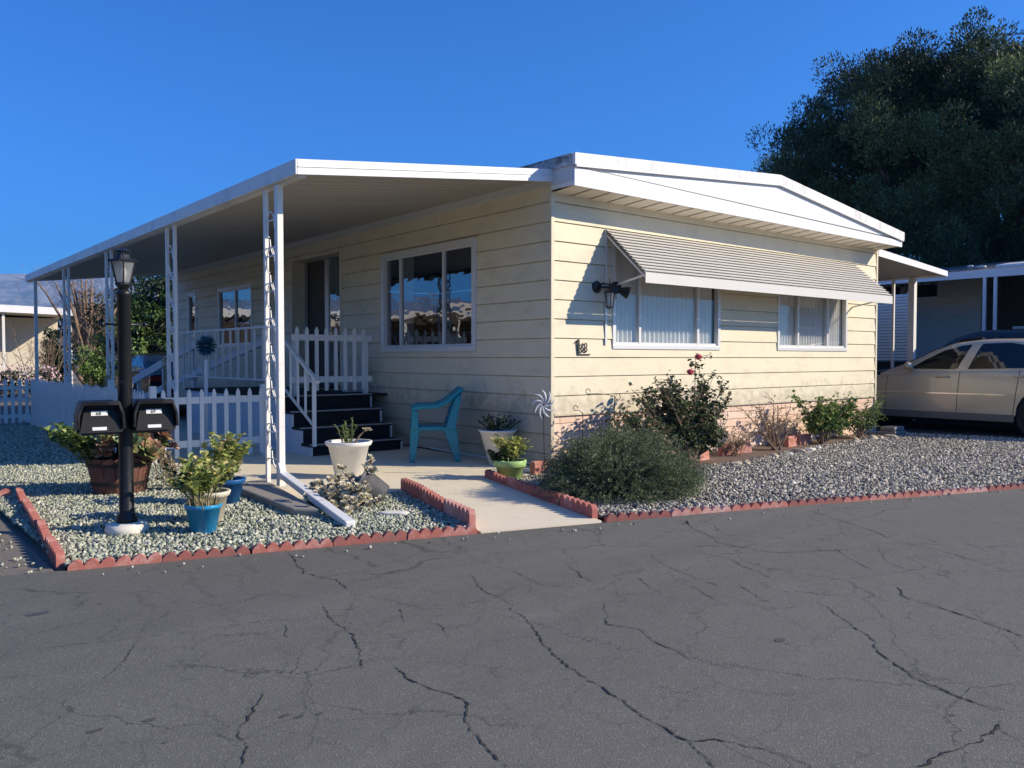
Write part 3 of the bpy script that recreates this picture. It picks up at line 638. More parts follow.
hn = n1.build('house_number', 'iron', house)
text('68', .165, Matrix.Translation((.435, -.028, 1.365)) @ XR @ Matrix.Scale(.72, 4, (1, 0, 0)), hn, 'digits')
# loose conduit at the foot of the side wall
MB().tube([(-.05, .3, .06), (-.05, 1.4, .05), (-.06, 2.4, .07)], .012, 6).build('conduit', 'white_worn', house)

# ------------------------------------------------------------------ porch carport
cp = empty('porch_carport', (-3.08, 0, 0), 'long white metal carport roof over the porch, held up by paired posts with scrollwork', 'carport')
X0, X1, Y0, Y1 = -3.12, -.035, -.08, 13.4
zl, zr = 2.942, 3.292
def zc(x): return zl+(zr-zl)*(x-X0)/(X1-X0)
f = MB(); f.extr([(X0, Y0, zl), (X1, Y0, zr), (X1, Y0, zr+.135), (X0, Y0, zl+.135)], (0, .03, 0))
f.extr([(X0, Y0-.008, zl+.065), (X1, Y0-.008, zr+.065), (X1, Y0-.008, zr+.072), (X0, Y0-.008, zl+.072)], (0, .008, 0)); f.build('front_fascia', 'white', cp)
f = MB(); f.box((X0-.02, Y0+.002, zl), (X0, Y1, zl+.135)); f.box((X0, Y0+.035, zl), (X0+.09, Y1, zl+.012)); f.build('gutter', 'fascia_left', cp)
f = MB(); f.extr([(X0, Y1, zl), (X1, Y1, zr), (X1, Y1, zr+.135), (X0, Y1, zl+.135)], (0, .03, 0)); f.build('rear_fascia', 'fascia_left', cp)
f = MB(); n = 66; w = (Y1-Y0-.04)/n
for i in range(n):
    y = Y0+.035+i*w
    f.extr([(X0+.002, y, zl+.05), (X1, y, zr+.05), (X1, y, zr+.062), (X0+.002, y, zl+.062)], (0, w-.02, 0))
    f.extr([(X0+.002, y+w-.02, zl+.062), (X1, y+w-.02, zr+.062), (X1, y+w-.02, zr+.075), (X0+.002, y+w-.02, zl+.075)], (0, .02, 0))
f.build('roof_panels', 'pan', cp)
f = MB(); f.box((X0+.02, Y0+.04, zl-.012), (X0+.10, Y1-.01, zl-.001)); f.build('eave_beam', 'fascia_left', cp)
def scrolls(y0, y1, zs, par, x=-3.08, col='grey_metal'):
    m = MB(); yc = (y0+y1)/2; r = abs(y1-y0)/2-.02
    for z in zs:
        for sgn in (1, -1):
            pts = []
            for i in range(15):
                a = i/14*4.4; rr = r*(1-.62*i/14); pts.append((x, yc+sgn*(r-rr*math.cos(a))*.9-sgn*r*.0-sgn*r*.45, z+sgn*(rr*math.sin(a)*1.6+.05)))
            m.tube(pts, .007, 5)
        m.bar((x, y0, z+.13), (x, y1, z+.13), .008, .012); m.bar((x, y0, z-.13), (x, y1, z-.13), .008, .012)
    m.build('scrollwork', col, par)
def pair(ya, yb, zb, wide=False, n=7):
    p = MB(); p.box((-3.10, yb-.02, zb), (-3.06, yb+.02, zl-.012)); o = p.build('post', 'grey_metal', cp, bevel=.003)
    p = MB()
    if wide: p.box((-3.11, ya-.036, zb+.02), (-3.05, ya+.036, zl-.012))
    else: p.box((-3.10, ya-.02, zb), (-3.06, ya+.02, zl-.012))
    p.build('post', 'grey_metal', cp, bevel=.004)
    scrolls(ya, yb, [.45+(zl-.9)*i/(n-1) for i in range(n)], o)
pair(.43, .73, .06, True); pair(3.50, 3.80, .035); pair(6.50, 6.80, .035); pair(9.45, 9.85, .035)
MB().box((-3.10, 12.62, .035), (-3.04, 12.68, zl-.012)).build('post', 'grey_metal', cp)
b = MB(); b.extr([(-3.02, .95, .0), (-3.43, .86, .0), (-3.52, -.78, .0), (-3.36, -.96, .0)], (0, 0, .085)); tag(b.build('footing_block', 'wood_grey', bevel=.02, base=(-3.25, 0, 0)), 'weathered grey footing block under the front carport posts', 'block')
# downspout shoe running out over the gravel
ds = MB(); p0, p1 = Vector((-3.09, .38, .20)), Vector((-3.36, -1.46, .04))
ds.bar(p0+Vector((0, 0, 0)), p1, .08, .055); dd = (p1-p0).normalized(); sx = dd.cross(Vector((0, 0, 1))).normalized()
ds.bar(p1-dd*.03, p1+dd*.004, .072, .048)
ds.bar((-3.085, .43, .30), p0+dd*.02, .062, .062)
tag(ds.build('downspout_extension', 'white', bevel=.006, base=(-3.1, .3, 0)), 'white downspout pipe sloping from the front post down onto the gravel', 'downspout')

# ------------------------------------------------------------------ steps, landing, rails, ramp
st = empty('porch_steps', (-.95, 3.2, 0), 'black treaded porch steps with white side panels leading to the landing', 'steps')
NY = [2.76, 3.04, 3.32, 3.60]; NZ = [.185, .383, .582, .78]
for k in range(4):
    y1 = NY[k+1] if k < 3 else 7.6
    t = MB(); t.box((-1.65 if k < 3 else -1.66, NY[k], NZ[k]-.035), (-.28 if k < 3 else -.02, y1+.01, NZ[k])); s0 = t.build('landing' if k == 3 else 'tread', 'tread', st)
    MB().box((-1.66, NY[k]-.008, NZ[k]-.012), (-.275, NY[k]+.02, NZ[k]+.006)).build('nosing', 'nosing', s0)
    zb = NZ[k-1] if k else .035
    MB().box((-1.62, NY[k]+.02, zb), (-.3, NY[k]+.035, NZ[k]-.035)).build('riser', 'tread', st)
for x in (-1.645, -.30):
    pl = [(x, NY[0], .035)]
    for k in range(4): pl += [(x, NY[k], NZ[k]-.036)] + ([(x, NY[k+1], NZ[k]-.036)] if k < 3 else [])
    pl += [(x, 3.9, NZ[3]-.036), (x, 3.9, .035)]
    m = MB(); m.extr(pl, (.02, 0, 0)); m.build('side_panel', 'porch_side', st)
MB().box((-1.645, 3.9, .035), (-1.62, 7.6, .74)).build('landing_skirt', 'porch_side', st)
rl = empty('step_handrail', (-1.70, 3.1, 0), 'grey metal handrail sloping down the left side of the porch steps', 'railing')
zt = lambda y: 1.03+(y-2.5)*.545
m = MB(); m.bar((-1.70, 2.44, zt(2.44)), (-1.70, 3.75, zt(3.75)), .05, .035); m.build('top_rail', 'grey_metal', rl, bevel=.006)
m = MB(); m.bar((-1.70, 2.56, zt(2.56)-.62), (-1.70, 3.75, zt(3.75)-.66), .025, .03); m.build('bottom_rail', 'grey_metal', rl)
for y in (2.80, 3.02, 3.24, 3.46): MB().box((-1.712, y-.012, zt(y)-.64), (-1.688, y+.012, zt(y)-.01)).build('baluster', 'grey_metal', rl)
MB().box((-1.72, 2.535, .185), (-1.68, 2.575, zt(2.555)-.01)).build('newel_post', 'grey_metal', rl); MB().box((-1.72, 3.70, .78), (-1.68, 3.74, zt(3.72)-.01)).build('newel_post', 'grey_metal', rl)
rl = empty('landing_railing', (-1.70, 5.7, .78), 'grey metal railing with balusters along the landing edge', 'railing')
m = MB(); m.box((-1.72, 3.78, 1.72), (-1.68, 7.58, 1.75)); m.build('top_rail', 'grey_metal', rl); m = MB(); m.box((-1.715, 3.78, .98), (-1.685, 7.58, 1.005)); m.build('bottom_rail', 'grey_metal', rl)
for i in range(13): y = 3.82+i*.309; MB().box((-1.714, y-.014, .78 if i in (0, 12) else .98), (-1.686, y+.014, 1.72)).build('baluster', 'grey_metal', rl)
def picket(mb, mp, u, z0, z1, w=.05, d0=0, d1=.016, tip=.05):
    a, b = u-w/2, u+w/2; poly = [(a, z0), (b, z0), (b, z1-tip), ((a+b)/2+.006, z1), ((a+b)/2-.006, z1), (a, z1-tip)]
    n = len(poly); mb.add([mp(x, d0, z) for x, z in poly]+[mp(x, d1, z) for x, z in poly], [tuple(range(n))[::-1], tuple(range(n, 2*n))]+[(i, (i+1) % n, n+(i+1) % n, n+i) for i in range(n)])
gt = empty('picket_gate', (-.9, 3.72, .78), 'short white picket panel standing across the top of the porch steps', 'fence')
gm = lambda u, d, z: (u, 3.72-d, z)
for i in range(8): m = MB(); picket(m, gm, -1.40+i*.148, .84, 1.735, .052, .022, .038); m.build('picket', 'fence', gt)
for z in (1.545, .955): m = MB(); bm_(m, gm, -1.47, -.22, 0, .02, z, z+.085); m.build('rail', 'fence', gt)
for x in (-1.40, -.30): m = MB(); bm_(m, gm, x-.03, x+.03, -.06, -.001, .78, 1.60); m.build('gate_post', 'fence', gt)
ff = empty('picket_fence', (-2.7, 3.35, 0), 'low white picket fence panel facing the road between the second carport post and the steps', 'fence')
fm = lambda u, d, z: (u, 3.33-d, z)
for i in range(9): m = MB(); picket(m, fm, -3.30+i*.1525, .075, .915, .05, .02, .036); m.build('picket', 'fence', ff)
for z in (.735, .20): m = MB(); bm_(m, fm, -3.36, -2.0, 0, .018, z, z+.085); m.build('rail', 'fence', ff)
for x in (-3.40, -2.02): m = MB(); m.box((x-.035, 3.34, .03), (x+.035, 3.41, .96)); m.build('fence_post', 'fence', ff)
lf = empty('picket_fence', (-3.42, 7.2, 0), 'long white picket fence running back beside the carport posts on the gravel side', 'fence')
lm = lambda u, d, z: (-3.42-d, u, z)
for i in range(60): m = MB(); picket(m, lm, 3.60+i*.125, .10, .90+.012*math.sin(i*5), .052, .02, .034, .065); m.build('picket', 'fence', lf)
for z in (.70, .20): m = MB(); bm_(m, lm, 3.45, 11.1, 0, .018, z, z+.08); m.build('rail', 'fence', lf)
m = MB(); bm_(m, lm, 3.6, 11.1, .0, .03, .02, .09); m.build('base_board', 'fence', lf)
for y in (5.4, 8.2): m = MB(); m.box((-3.41, y-.04, .02), (-3.34, y+.04, 1.0)); m.build('fence_post', 'fence', lf)
bf = empty('picket_fence', (-6, 11.15, 0), 'white picket fence crossing behind the dark shaded gravel at the far left', 'fence')
b2 = lambda u, d, z: (u, 11.15-d, z)
for i in range(48): m = MB(); picket(m, b2, -3.5-i*.118, .06, .90, .06, .02, .034, .03); m.build('picket', 'fence', bf)
for z in (.70, .48, .16): m = MB(); bm_(m, b2, -9.2, -3.44, 0, .018, z, z+.065); m.build('rail', 'fence', bf)
rp = empty('access_ramp', (-.65, 9.9, 0), 'grey access ramp behind the landing with two sloping white rail boards', 'ramp')
m = MB(); m.extr([(-1.2, 7.61, .78), (-1.2, 12.4, .04), (-1.2, 12.4, .035), (-1.2, 7.61, .68)], (1.15, 0, 0)); m.build('deck', 'nosing', rp)
m = MB(); m.bar((-1.24, 7.6, 1.69), (-1.24, 12.4, .80), .04, .15); m.build('rail_board', 'porch_side', rp); m = MB(); m.bar((-1.24, 5.2, 1.56), (-1.24, 12.4, .33), .04, .12); m.build('rail_board', 'porch_side', rp)
for y in (8.6, 10.4, 12.2): MB().box((-1.21, y-.04, .035), (-1.13, y+.04, 1.66-(y-7.6)*.186)).build('rail_post', 'porch_side', rp)
# ------------------------------------------------------------------ edging
def edger(p, q, h, label, grp, t=.05, z=.0):
    p = Vector((*p, 0)); q = Vector((*q, 0)); d = (q-p); l = d.length; d.normalize(); nn = Vector((-d.y, d.x, 0)); n = max(2, round(l/.095)); k = n*6
    top = []; 
    for i in range(k+1):
        ph = (i % 6)/6; hh = h-.036*(1-abs(math.sin(math.pi*(i/6)))**.6); top.append((l*i/k, hh))
    poly = [(0, -.03)]+top+[(l, -.03)]; m = MB(); jz = rnd.uniform(-.006, .006)
    ring = [(a, b) for a, b in poly]; N_ = len(ring)
    V = [p+d*a+nn*t/2+Vector((0, 0, b+z+jz)) for a, b in ring]+[p+d*a-nn*t/2+Vector((0, 0, b+z+jz)) for a, b in ring]
    F = [(i, (i+1) % N_, N_+(i+1) % N_, N_+i) for i in range(N_)]
    F += [(i, 0, i+1) for i in range(1, N_-1)]; F += [(N_+i+1, N_, N_+i) for i in range(1, N_-1)]
    # front faces as fans from the bottom corner would cross the scallops: use vertical strips instead
    F = F[:N_]
    V += [p+d*a+nn*s*t/2+Vector((0, 0, z-.03)) for s in (1, -1) for a, b in top]
    T = len(top); o1 = 2*N_; o2 = o1+T
    F += [(o1+i, o1+i+1, 2+i, 1+i) for i in range(T-1)]+[(o2+i+1, o2+i, N_+1+i, N_+2+i) for i in range(T-1)]
    m.add(V, F); o = m.build('scalloped_edger', rnd.choice(['brick', 'brick', 'brick_pale', 'brick_dark']), base=(p+q)/2); o.rotation_euler = (R(rnd.uniform(-2.5, 2.5)), 0, R(rnd.uniform(-1, 1))); return tag(o, label, 'edging', grp)
def edge_run(p, q, h, label, grp, step=.6):
    p = Vector(p); q = Vector(q); l = (q-p).length; n = max(1, round(l/step)); d = (q-p)/n; u = (q-p).normalized()*.004
    for i in range(n):
        j = Vector((rnd.uniform(-.006, .006), rnd.uniform(-.006, .006)))
        edger(p+d*i+u+j, p+d*(i+1)-u+j, h, label, grp)
edge_run((-5.06, 1.75), (-5.30, -1.33), .10, 'red scalloped edger in the row up the left side of the green gravel', 'edging up the left side of the green gravel')
edge_run((-5.28, -1.42), (-2.66, -2.12), .056, 'red scalloped edger in the row between the green gravel and the road', 'edging between green gravel and road')
edge_run((-2.66, -2.06), (-2.13, -.22), .15, 'red scalloped edger in the row along the left side of the concrete path', 'edging along the left of the path')
edge_run((-1.64, -2.34), (-1.03, -.12), .12, 'red scalloped edger in the row along the right side of the concrete path', 'edging along the right of the path')
edge_run((-1.60, -2.42), (7.4, -5.48), .05, 'red scalloped edger in the row between the grey gravel and the road', 'edging between grey gravel and road')
edge_run((-5.10, 1.8), (-6.6, 2.1), .09, 'red scalloped edger in the row turning off left toward the frame edge', 'edging turning off to the left')
for i, (x, y, a) in enumerate([(-.35, -.22, .1), (-.02, -.30, -.08), (.28, -.38, .1), (.6, -.4, 0), (2.05, -.55, .2), (2.75, -.42, .05), (3.15, -.38, -.1), (4.35, -.36, .15), (4.75, -.33, -.05)]):
    m = MB(); m.obox((x, y, .085), (.29, .07, .17), Matrix.Rotation(a, 3, 'Z') @ Matrix.Rotation(R(rnd.uniform(-12, 5)), 3, 'X'))
    tag(m.build('red_paver', 'paver', bevel=.01, base=(x, y, .02)), 'red paver block set against the foot of the front wall', 'paver', 'red pavers along the foot of the front wall')
def rock(x, y, r, mat, z=.03, fl=.6):
    bm = bmesh.new(); bmesh.ops.create_icosphere(bm, subdivisions=3, radius=1)
    k = rnd.random()*9; sx, sy, sz = r*rnd.uniform(.9, 1.4), r*rnd.uniform(.7, 1), r*fl
    for v in bm.verts:
        c = v.co; f = 1+.13*math.sin(c.x*3+k)+.1*math.sin(c.y*4+k*2)+.07*math.sin(c.z*6+k); v.co = Vector((c.x*sx*f, c.y*sy*f, c.z*sz*f))
    me = bpy.data.meshes.new('rock'); bm.to_mesh(me); bm.free(); me.materials.append(M[mat])
    for p_ in me.polygons: p_.use_smooth = True
    o = bpy.data.objects.new('rock', me); COL.objects.link(o); o.location = (x, y, z); o.rotation_euler.z = rnd.random()*6; return o
for x, y, r in [(1.95, -1.12, .065), (2.12, -1.16, .05), (3.0, -.98, .06), (3.35, -.97, .05), (3.75, -.86, .085), (4.05, -.84, .06), (4.35, -.8, .045), (5.55, -.72, .045), (5.72, -.62, .075), (6.0, -.62, .055), (6.25, -.60, .085), (6.45, -.62, .06), (6.8, -.62, .07)]:
    tag(rock(x, y, r, 'rock' if rnd.random() < .7 else 'rock_white'), 'pale rounded rock in the line between planting bed and gravel', 'rock', 'pale rocks edging the front planting bed')
tag(rock(-2.84, -1.24, .085, 'rock_white', .035, .2), 'flat whitish stone lying on the green gravel near the fallen pot', 'stone')
m = MB(); m.box((6.98, -.62, .02), (7.36, -.34, .10)); m.box((7.0, -.60, .103), (7.34, -.36, .17)); tag(m.build('stepping_block', 'pot_grey', bevel=.015, base=(7.17, -.48, 0)), 'two stacked grey blocks at the end of the rose bed by the driveway', 'block')

# ------------------------------------------------------------------ lamp post with mailboxes
LX, LY = -4.715, -.575
lp = empty('lamp_post', (LX, LY, 0), 'black lamp post with glass lantern head standing in a round white concrete base', 'lamp post')
m = MB(); m.s = True; m.lathe([(.142, 0), (.15, .05), (.14, .085), (.10, .095), (.05, .10)], (LX, LY, .0), 40); m.build('concrete_base', 'rock_white', lp)
m = MB(); m.s = True; m.lathe([(.075, .09), (.07, .13), (.051, .17), (.049, .6), (.047, 1.75), (.052, 1.755), (.052, 1.78), (.03, 1.80)], (LX, LY, 0), 28); m.build('pole', 'pole', lp)
m = MB(); m.s = True; m.tube([(LX-.13, LY+.02, 1.545), (LX+.13, LY-.02, 1.545)], .008); m.lathe([(.014, -.014), (.018, 0), (.014, .014)], (LX-.14, LY+.02, 1.545), 10); m.lathe([(.014, -.014), (.018, 0), (.014, .014)], (LX+.14, LY-.02, 1.545), 10); m.build('ladder_bar', 'black_metal', lp)
m = MB(); m.lathe([(.03, 1.80), (.06, 1.835), (.055, 1.85)], (LX, LY, 0), 6)
for j in range(6):
    a = j*math.pi/3+.3; c_, s_ = math.cos(a), math.sin(a); m.tube([(LX+.052*c_, LY+.052*s_, 1.84), (LX+.092*c_, LY+.092*s_, 2.005)], .006, 5)
m.lathe([(.10, 1.998), (.106, 2.004), (.10, 2.014), (.055, 2.022), (.05, 2.05), (.05, 2.055)], (LX, LY, 0), 6)
for j in range(6): a = j*math.pi/3+.3; m.tube([(LX+.045*math.cos(a), LY+.045*math.sin(a), 2.02), (LX+.045*math.cos(a), LY+.045*math.sin(a), 2.075)], .006, 5)
m.lathe([(.055, 2.07), (.058, 2.078), (.03, 2.088), (.012, 2.10)], (LX, LY, 0), 12); hd = m.build('lantern_head', 'black_metal', lp)
m = MB(); m.lathe([(.048, 1.845), (.088, 2.0)], (LX, LY, 0), 6); m.build('lantern_glass', 'lamp_glass', hd)
m = MB(); m.s = True; m.lathe([(.012, 1.84), (.014, 1.87), (.026, 1.90), (.028, 1.93), (.018, 1.955), (.0, 1.965)], (LX, LY, 0), 14); m.build('bulb', 'plate', hd)
def mailbox(cx, label, num):
    A = Matrix.Translation((cx, LY-.02, .775)) @ Matrix.Rotation(R(-8), 4, 'Z'); w, h, dp_ = .148, .215, .40
    e = empty('mailbox', (cx, LY-.02, .775), label, 'mailbox')
    def T(mb):
        mb.v = [tuple(A @ Vector(v)) for v in mb.v]; return mb
    # body profile, narrower at the top on the outer corners
    pr = [(-w, 0), (w, 0), (w-.004, h*.55), (w-.03, h), (-w+.03, h), (-w+.004, h*.55)]
    m = MB(); m.extr([(x, -.13, z) for x, z in pr], (0, dp_-.05, 0)); T(m).build('body', 'box_black', e, bevel=.012)
    m = MB(); hp = [(-w-.006, .03), (-w, h*.6), (-w+.03, h+.008), (w-.03, h+.008), (w, h*.6), (w+.006, .03), (w-.012, .03), (w-.016, h*.56), (w-.04, h-.02), (-w+.04, h-.02), (-w+.016, h*.56), (-w+.012, .03)]
    m.extr([(x, -.21, z) for x, z in hp], (0, .085, 0)); T(m).build('hood', 'box_black', e, bevel=.003)
    m = MB(); m.add([(-w+.012, -.20, .004), (w-.015, -.20, .004), (w-.055, -.142, h-.05), (-w+.045, -.142, h-.05), (-w+.012, -.135, .004), (w-.015, -.135, .004), (w-.055, -.134, h-.05), (-w+.045, -.134, h-.05)],
        [(0, 1, 2, 3), (4, 7, 6, 5), (0, 4, 5, 1), (1, 5, 6, 2), (2, 6, 7, 3), (3, 7, 4, 0)]); dr = T(m).build('door', 'box_face', e, bevel=.003)
    tl = math.atan2(.058, h-.054)
    def on(z, u): t = z/(h-.054); return Vector((u, -.20+.058*t-.0025, z+.004))
    m = MB()
    for z0, z1, a, b in ((.118, .150, -.06, .045), (.018, .040, -.055, .035)):
        m.add([on(z0, a), on(z0, b), on(z1, b), on(z1, a)], [(0, 1, 2, 3)])
    T(m).build('number_plate', 'plate', dr)
    if num: text(num, .034, A @ Matrix.Translation(on(.122, -.03)+Vector((0, -.002, 0))) @ Matrix.Rotation(R(90)-tl, 4, 'X'), dr, 'digits', 'ink', .0008)
    m = MB(); m.bar((w+.004, .05, .1), (w+.004, -.06, .1), .006, .02); T(m).build('flag_arm', 'box_black', e)
mailbox(LX-.185, 'left black mailbox on the lamp post, with a grey slanted door', '68')
mailbox(LX+.180, 'right black mailbox on the lamp post, with bright white plates on its door', '69')
m = MB(); m.bar((LX-.29, LY+.06, .757), (LX+.29, LY+.02, .757), .10, .02); m.build('mailbox_bracket', 'black_metal', lp)

# ------------------------------------------------------------------ pots and plants
def pot(name, c, r0, r1, h, mat, label, rim=.02, band=.045, tilt=None, group=None):
    e = empty(name, c, label, 'flower pot', group); C_ = Vector(c); t = .012
    prof = [(r0*.9, 0), (r0, .004), (r0+(r1-r0)*(1-band/h), h-band), (r1-.004, h-band), (r1+rim*.4, h-band+.008), (r1+rim, h-.006), (r1+rim-.004, h), (r1-t, h), (r1-t-.004, h-.04), (r0-t, .02), (.001, .02)]
    m = MB(); m.s = True; m.lathe(prof, c, 40, tilt); m.build('pot_body', mat, e)
    if tilt is None:
        m = MB(); m.lathe([(.001, h-.035), (r1-t-.003, h-.035)], c, 24); m.build('potting_soil', 'soil', e)
    return e
def sprays(name, base_pt, n, hgt, spread, ll, lw, lmat, par, seed, smat='stem', lean=(0, 0), per=16, r=.005, start=.25, droop=.15, top_h=.4, base_r=.06):
    """upright stems with alternate leaves"""
    r_ = random.Random(seed); st_ = MB(); lv = MB(); B = Vector(base_pt)
    for i in range(n):
        a = r_.uniform(0, 6.283); q = r_.uniform(.2, 1); tx = Vector((math.cos(a)*spread*q+lean[0], math.sin(a)*spread*q+lean[1], hgt*r_.uniform(1-top_h, 1)))
        b0 = B+Vector((math.cos(a)*base_r*q, math.sin(a)*base_r*q, 0)); k = 7
        pts = [b0+Vector((tx.x*(t**1.3), tx.y*(t**1.3), tx.z*(t-droop*t*t*q)/(1-droop*q))) for t in [j/(k-1) for j in range(k)]]
        st_.tube(pts, [r*(1-.6*j/(k-1)) for j in range(k)], 5)
        for j in range(per):
            t = start+(1-start)*(j+r_.random())/per; f = t*(k-1); i0 = min(int(f), k-2); p = pts[i0].lerp(pts[i0+1], f-i0)
            ax = (pts[i0+1]-pts[i0]).normalized(); b_ = r_.uniform(0, 6.283); dr = Vector((math.cos(b_), math.sin(b_), r_.uniform(-.2, .7)))+ax*.3
            lv.leaf(p, dr, ll*r_.uniform(.6, 1.2), lw*r_.uniform(.7, 1.2), tint=r_.random(), fold=r_.uniform(.05, .35), curl=r_.uniform(-.1, .4))
    s_ = st_.build('stems', smat, par); l_ = lv.build('leaves', lmat, par); return s_, l_
def rosette(mb, c, r, n, up, r_, tint, w=.45):
    up = Vector(up).normalized(); x = up.orthogonal().normalized(); y = up.cross(x)
    for i in range(n):
        a = i*2.4; q = (i+1)/n; d = (x*math.cos(a)+y*math.sin(a))*(.35+q*.65)+up*(1.15-q*1.05); mb.leaf(Vector(c), d, r*(.45+.55*q), r*w, up, tint=min(1, max(0, tint+r_.uniform(-.25, .25))), fold=.12, curl=-.15)
def plant(name, loc, label, cat='plant', group=None): return empty(name, loc, label, cat, group)

# barrel planter
bx, by = -4.26, 1.44
e = empty('barrel_planter', (bx, by, .012), 'dark red wooden half barrel planter behind the lamp post', 'planter')
m = MB(); n = 16
for j in range(n):
    a0, a1 = 6.2832*(j+.03)/n, 6.2832*(j+.97)/n
    V = []
    for r_, z in ((.225, .012), (.30, .36)):
        for a, q in ((a0, r_), (a1, r_), (a1, r_-.025), (a0, r_-.025)): V.append((bx+q*math.cos(a), by+q*math.sin(a), z))
    m.add(V, [(0, 3, 2, 1), (4, 5, 6, 7), (0, 1, 5, 4), (1, 2, 6, 5), (2, 3, 7, 6), (3, 0, 4, 7)])
m.build('staves', 'wood_red', e)
m = MB()
for z, r_ in ((.10, .247), (.28, .286)): m.lathe([(r_, z), (r_+.004, z+.002), (r_+.010, z+.033), (r_+.004, z+.035)], (bx, by, 0), 32)
m.build('hoops', 'iron', e); m = MB(); m.lathe([(.001, .32), (.275, .32)], (bx, by, 0), 24); m.build('potting_soil', 'soil', e)
p = plant('succulent_rosettes', (bx, by, .32), 'large coppery pink and green succulent rosettes growing in the barrel planter')
m = MB(); s_ = MB(); rr = random.Random(21)
for i in range(44):
    a = rr.uniform(0, 6.283); q = rr.uniform(.05, .34); z = .36+rr.uniform(.0, .30)*(1-q*1.2); c = (bx+.06+q*math.cos(a)*1.1, by-.12+q*math.sin(a), z)
    s_.tube([(bx+.4*q*math.cos(a), by+.4*q*math.sin(a), .31), (bx+.06+.8*q*math.cos(a), by+.8*q*math.sin(a), z*.7+.08), c], [.014, .012, .010], 6)
    rosette(m, c, rr.uniform(.11, .18), 22, (math.cos(a)*.6, math.sin(a)*.6-.3, 1), rr, rr.uniform(.2, .9), .5)
for i in range(17):
    c = (bx+.30+rr.uniform(-.06, .12), by-.05+rr.uniform(-.2, .15), .66+rr.uniform(-.32, .08)); s_.tube([(bx+.1, by, .31), (bx+.24, by, .45), c], [.013, .011, .009], 6); rosette(m, c, rr.uniform(.08, .13), 20, (.5, -.5, .8), rr, rr.uniform(.6, 1.0), .45)
s_.build('stems', 'bark', p); m.build('leaves', 'aeonium', p)
p = plant('jade_bush', (bx-.25, by, .3), 'bushy bright green plant spilling over the left edge of the barrel planter'); sprays('j', (bx-.20, by+.02, .32), 54, .36, .20, .065, .045, 'green_leaf', p, 31, lean=(-.12, .05), per=24, r=.006, base_r=.14)
p = plant('trailing_plant', (bx+.3, by-.1, .3), 'straw coloured trailing stems hanging down the right side of the barrel planter')
m = MB(); lv = MB()
for i in range(26):
    x, y = bx+.24+rr.uniform(-.05, .12), by-.16+rr.uniform(-.14, .1); pts = [(x-.05, y+.03, .38), (x+.03, y-.04, .40), (x+.07, y-.07, .27), (x+.08+rr.uniform(-.03, .05), y-.09, .06+rr.uniform(0, .12))]
    m.tube(pts, .003, 4)
    for j in range(22):
        t = rr.random()*2.99; i0 = int(t); q = Vector(pts[i0]).lerp(Vector(pts[i0+1]), t-i0); lv.leaf(q, (rr.uniform(-1, 1), rr.uniform(-1, 1), rr.uniform(-.6, .5)), .035, .014, tint=rr.random())
m.build('stems', 'twig', p); lv.build('leaves', 'straw', p)

# blue pots
pot('flower_pot', (-4.28, -.93, .02), .088, .128, .21, 'pot_blue', 'bright blue round pot in front, standing on the green gravel', .006, .03)
p = plant('leafy_plant', (-4.28, -.93, .2), 'yellow green leafy plant growing above the bright blue front pot')
sprays('l', (-4.30, -.90, .20), 22, .30, .15, .065, .052, 'bright_leaf', p, 41, lean=(-.02, .03), per=14, r=.006, start=.45)
sprays('l', (-4.30, -.90, .20), 4, .32, .06, .055, .04, 'dark_leaf', p, 42, lean=(-.22, .12), per=12, r=.006, start=.5)
p = plant('spiky_plant', (-4.28, -.95, .2), 'dry pink tipped spiky leaves filling the bright blue front pot'); m = MB(); rr = random.Random(5)
for i in range(150):
    a = rr.uniform(0, 6.283); q = rr.uniform(0, .10); m.leaf((-4.28+q*math.cos(a), -.95+q*math.sin(a), .19), (math.cos(a)*.5+rr.uniform(-.3, .3), math.sin(a)*.5+rr.uniform(-.3, .3), 1), rr.uniform(.05, .12), .012, tint=rr.uniform(.3, 1), fold=.3)
m.build('leaves', 'straw', p)
pot('flower_pot', (-4.10, -.55, .02), .10, .14, .24, 'pot_cream', 'cream pot half hidden behind the bright blue front pot')
pot('flower_pot', (-3.70, .16, .02), .105, .145, .22, 'pot_navy', 'darker blue pot set back by the footing block, behind the bright blue pot')
p = plant('leafy_plant', (-3.70, .16, .25), 'yellow and green round leaved plant in the darker blue pot by the footing block')
sprays('l', (-3.72, .16, .22), 28, .42, .17, .07, .058, 'bright_leaf', p, 43, per=16, r=.007, start=.3)
p = plant('leafy_plant', (-4.06, -.5, .2), 'round leaved green plant growing from the cream pot between the blue pots')
sprays('l', (-4.08, -.5, .22), 24, .30, .18, .07, .056, 'bright_leaf', p, 44, per=14, r=.007, start=.3)
# white pot on the path
c = (-2.15, .82, .035)
pot('flower_pot', c, .14, .225, .385, 'pot_white', 'large white pot with a wide rim standing in front of the porch steps', .025, .05)
p = plant('succulent_plant', (c[0], c[1], .38), 'sparse green succulent with one bare curved stem in the large white pot by the steps')
sprays('s', (c[0]-.02, c[1], .38), 9, .25, .11, .035, .022, 'green_leaf', p, 51, per=20, r=.008, start=.1)
sprays('s', (c[0]+.02, c[1], .38), 2, .32, .03, .03, .02, 'green_leaf', p, 52, per=26, r=.010, start=.2)
m = MB(); m.tube([(c[0]+.05, c[1]-.03, .38), (c[0]+.09, c[1]-.05, .46), (c[0]+.14, c[1]-.07, .52), (c[0]+.19, c[1]-.08, .53)], [.012, .011, .009, .006], 7)
m.build('bare_stem', 'straw_stem' if 'straw_stem' in M else 'twig', p); m = MB(); rr = random.Random(3)
for q in ((.15, .53), (.20, .53)): rosette(m, (c[0]+q[0], c[1]-.08, q[1]), .05, 14, (.2, -.4, 1), rr, .3)
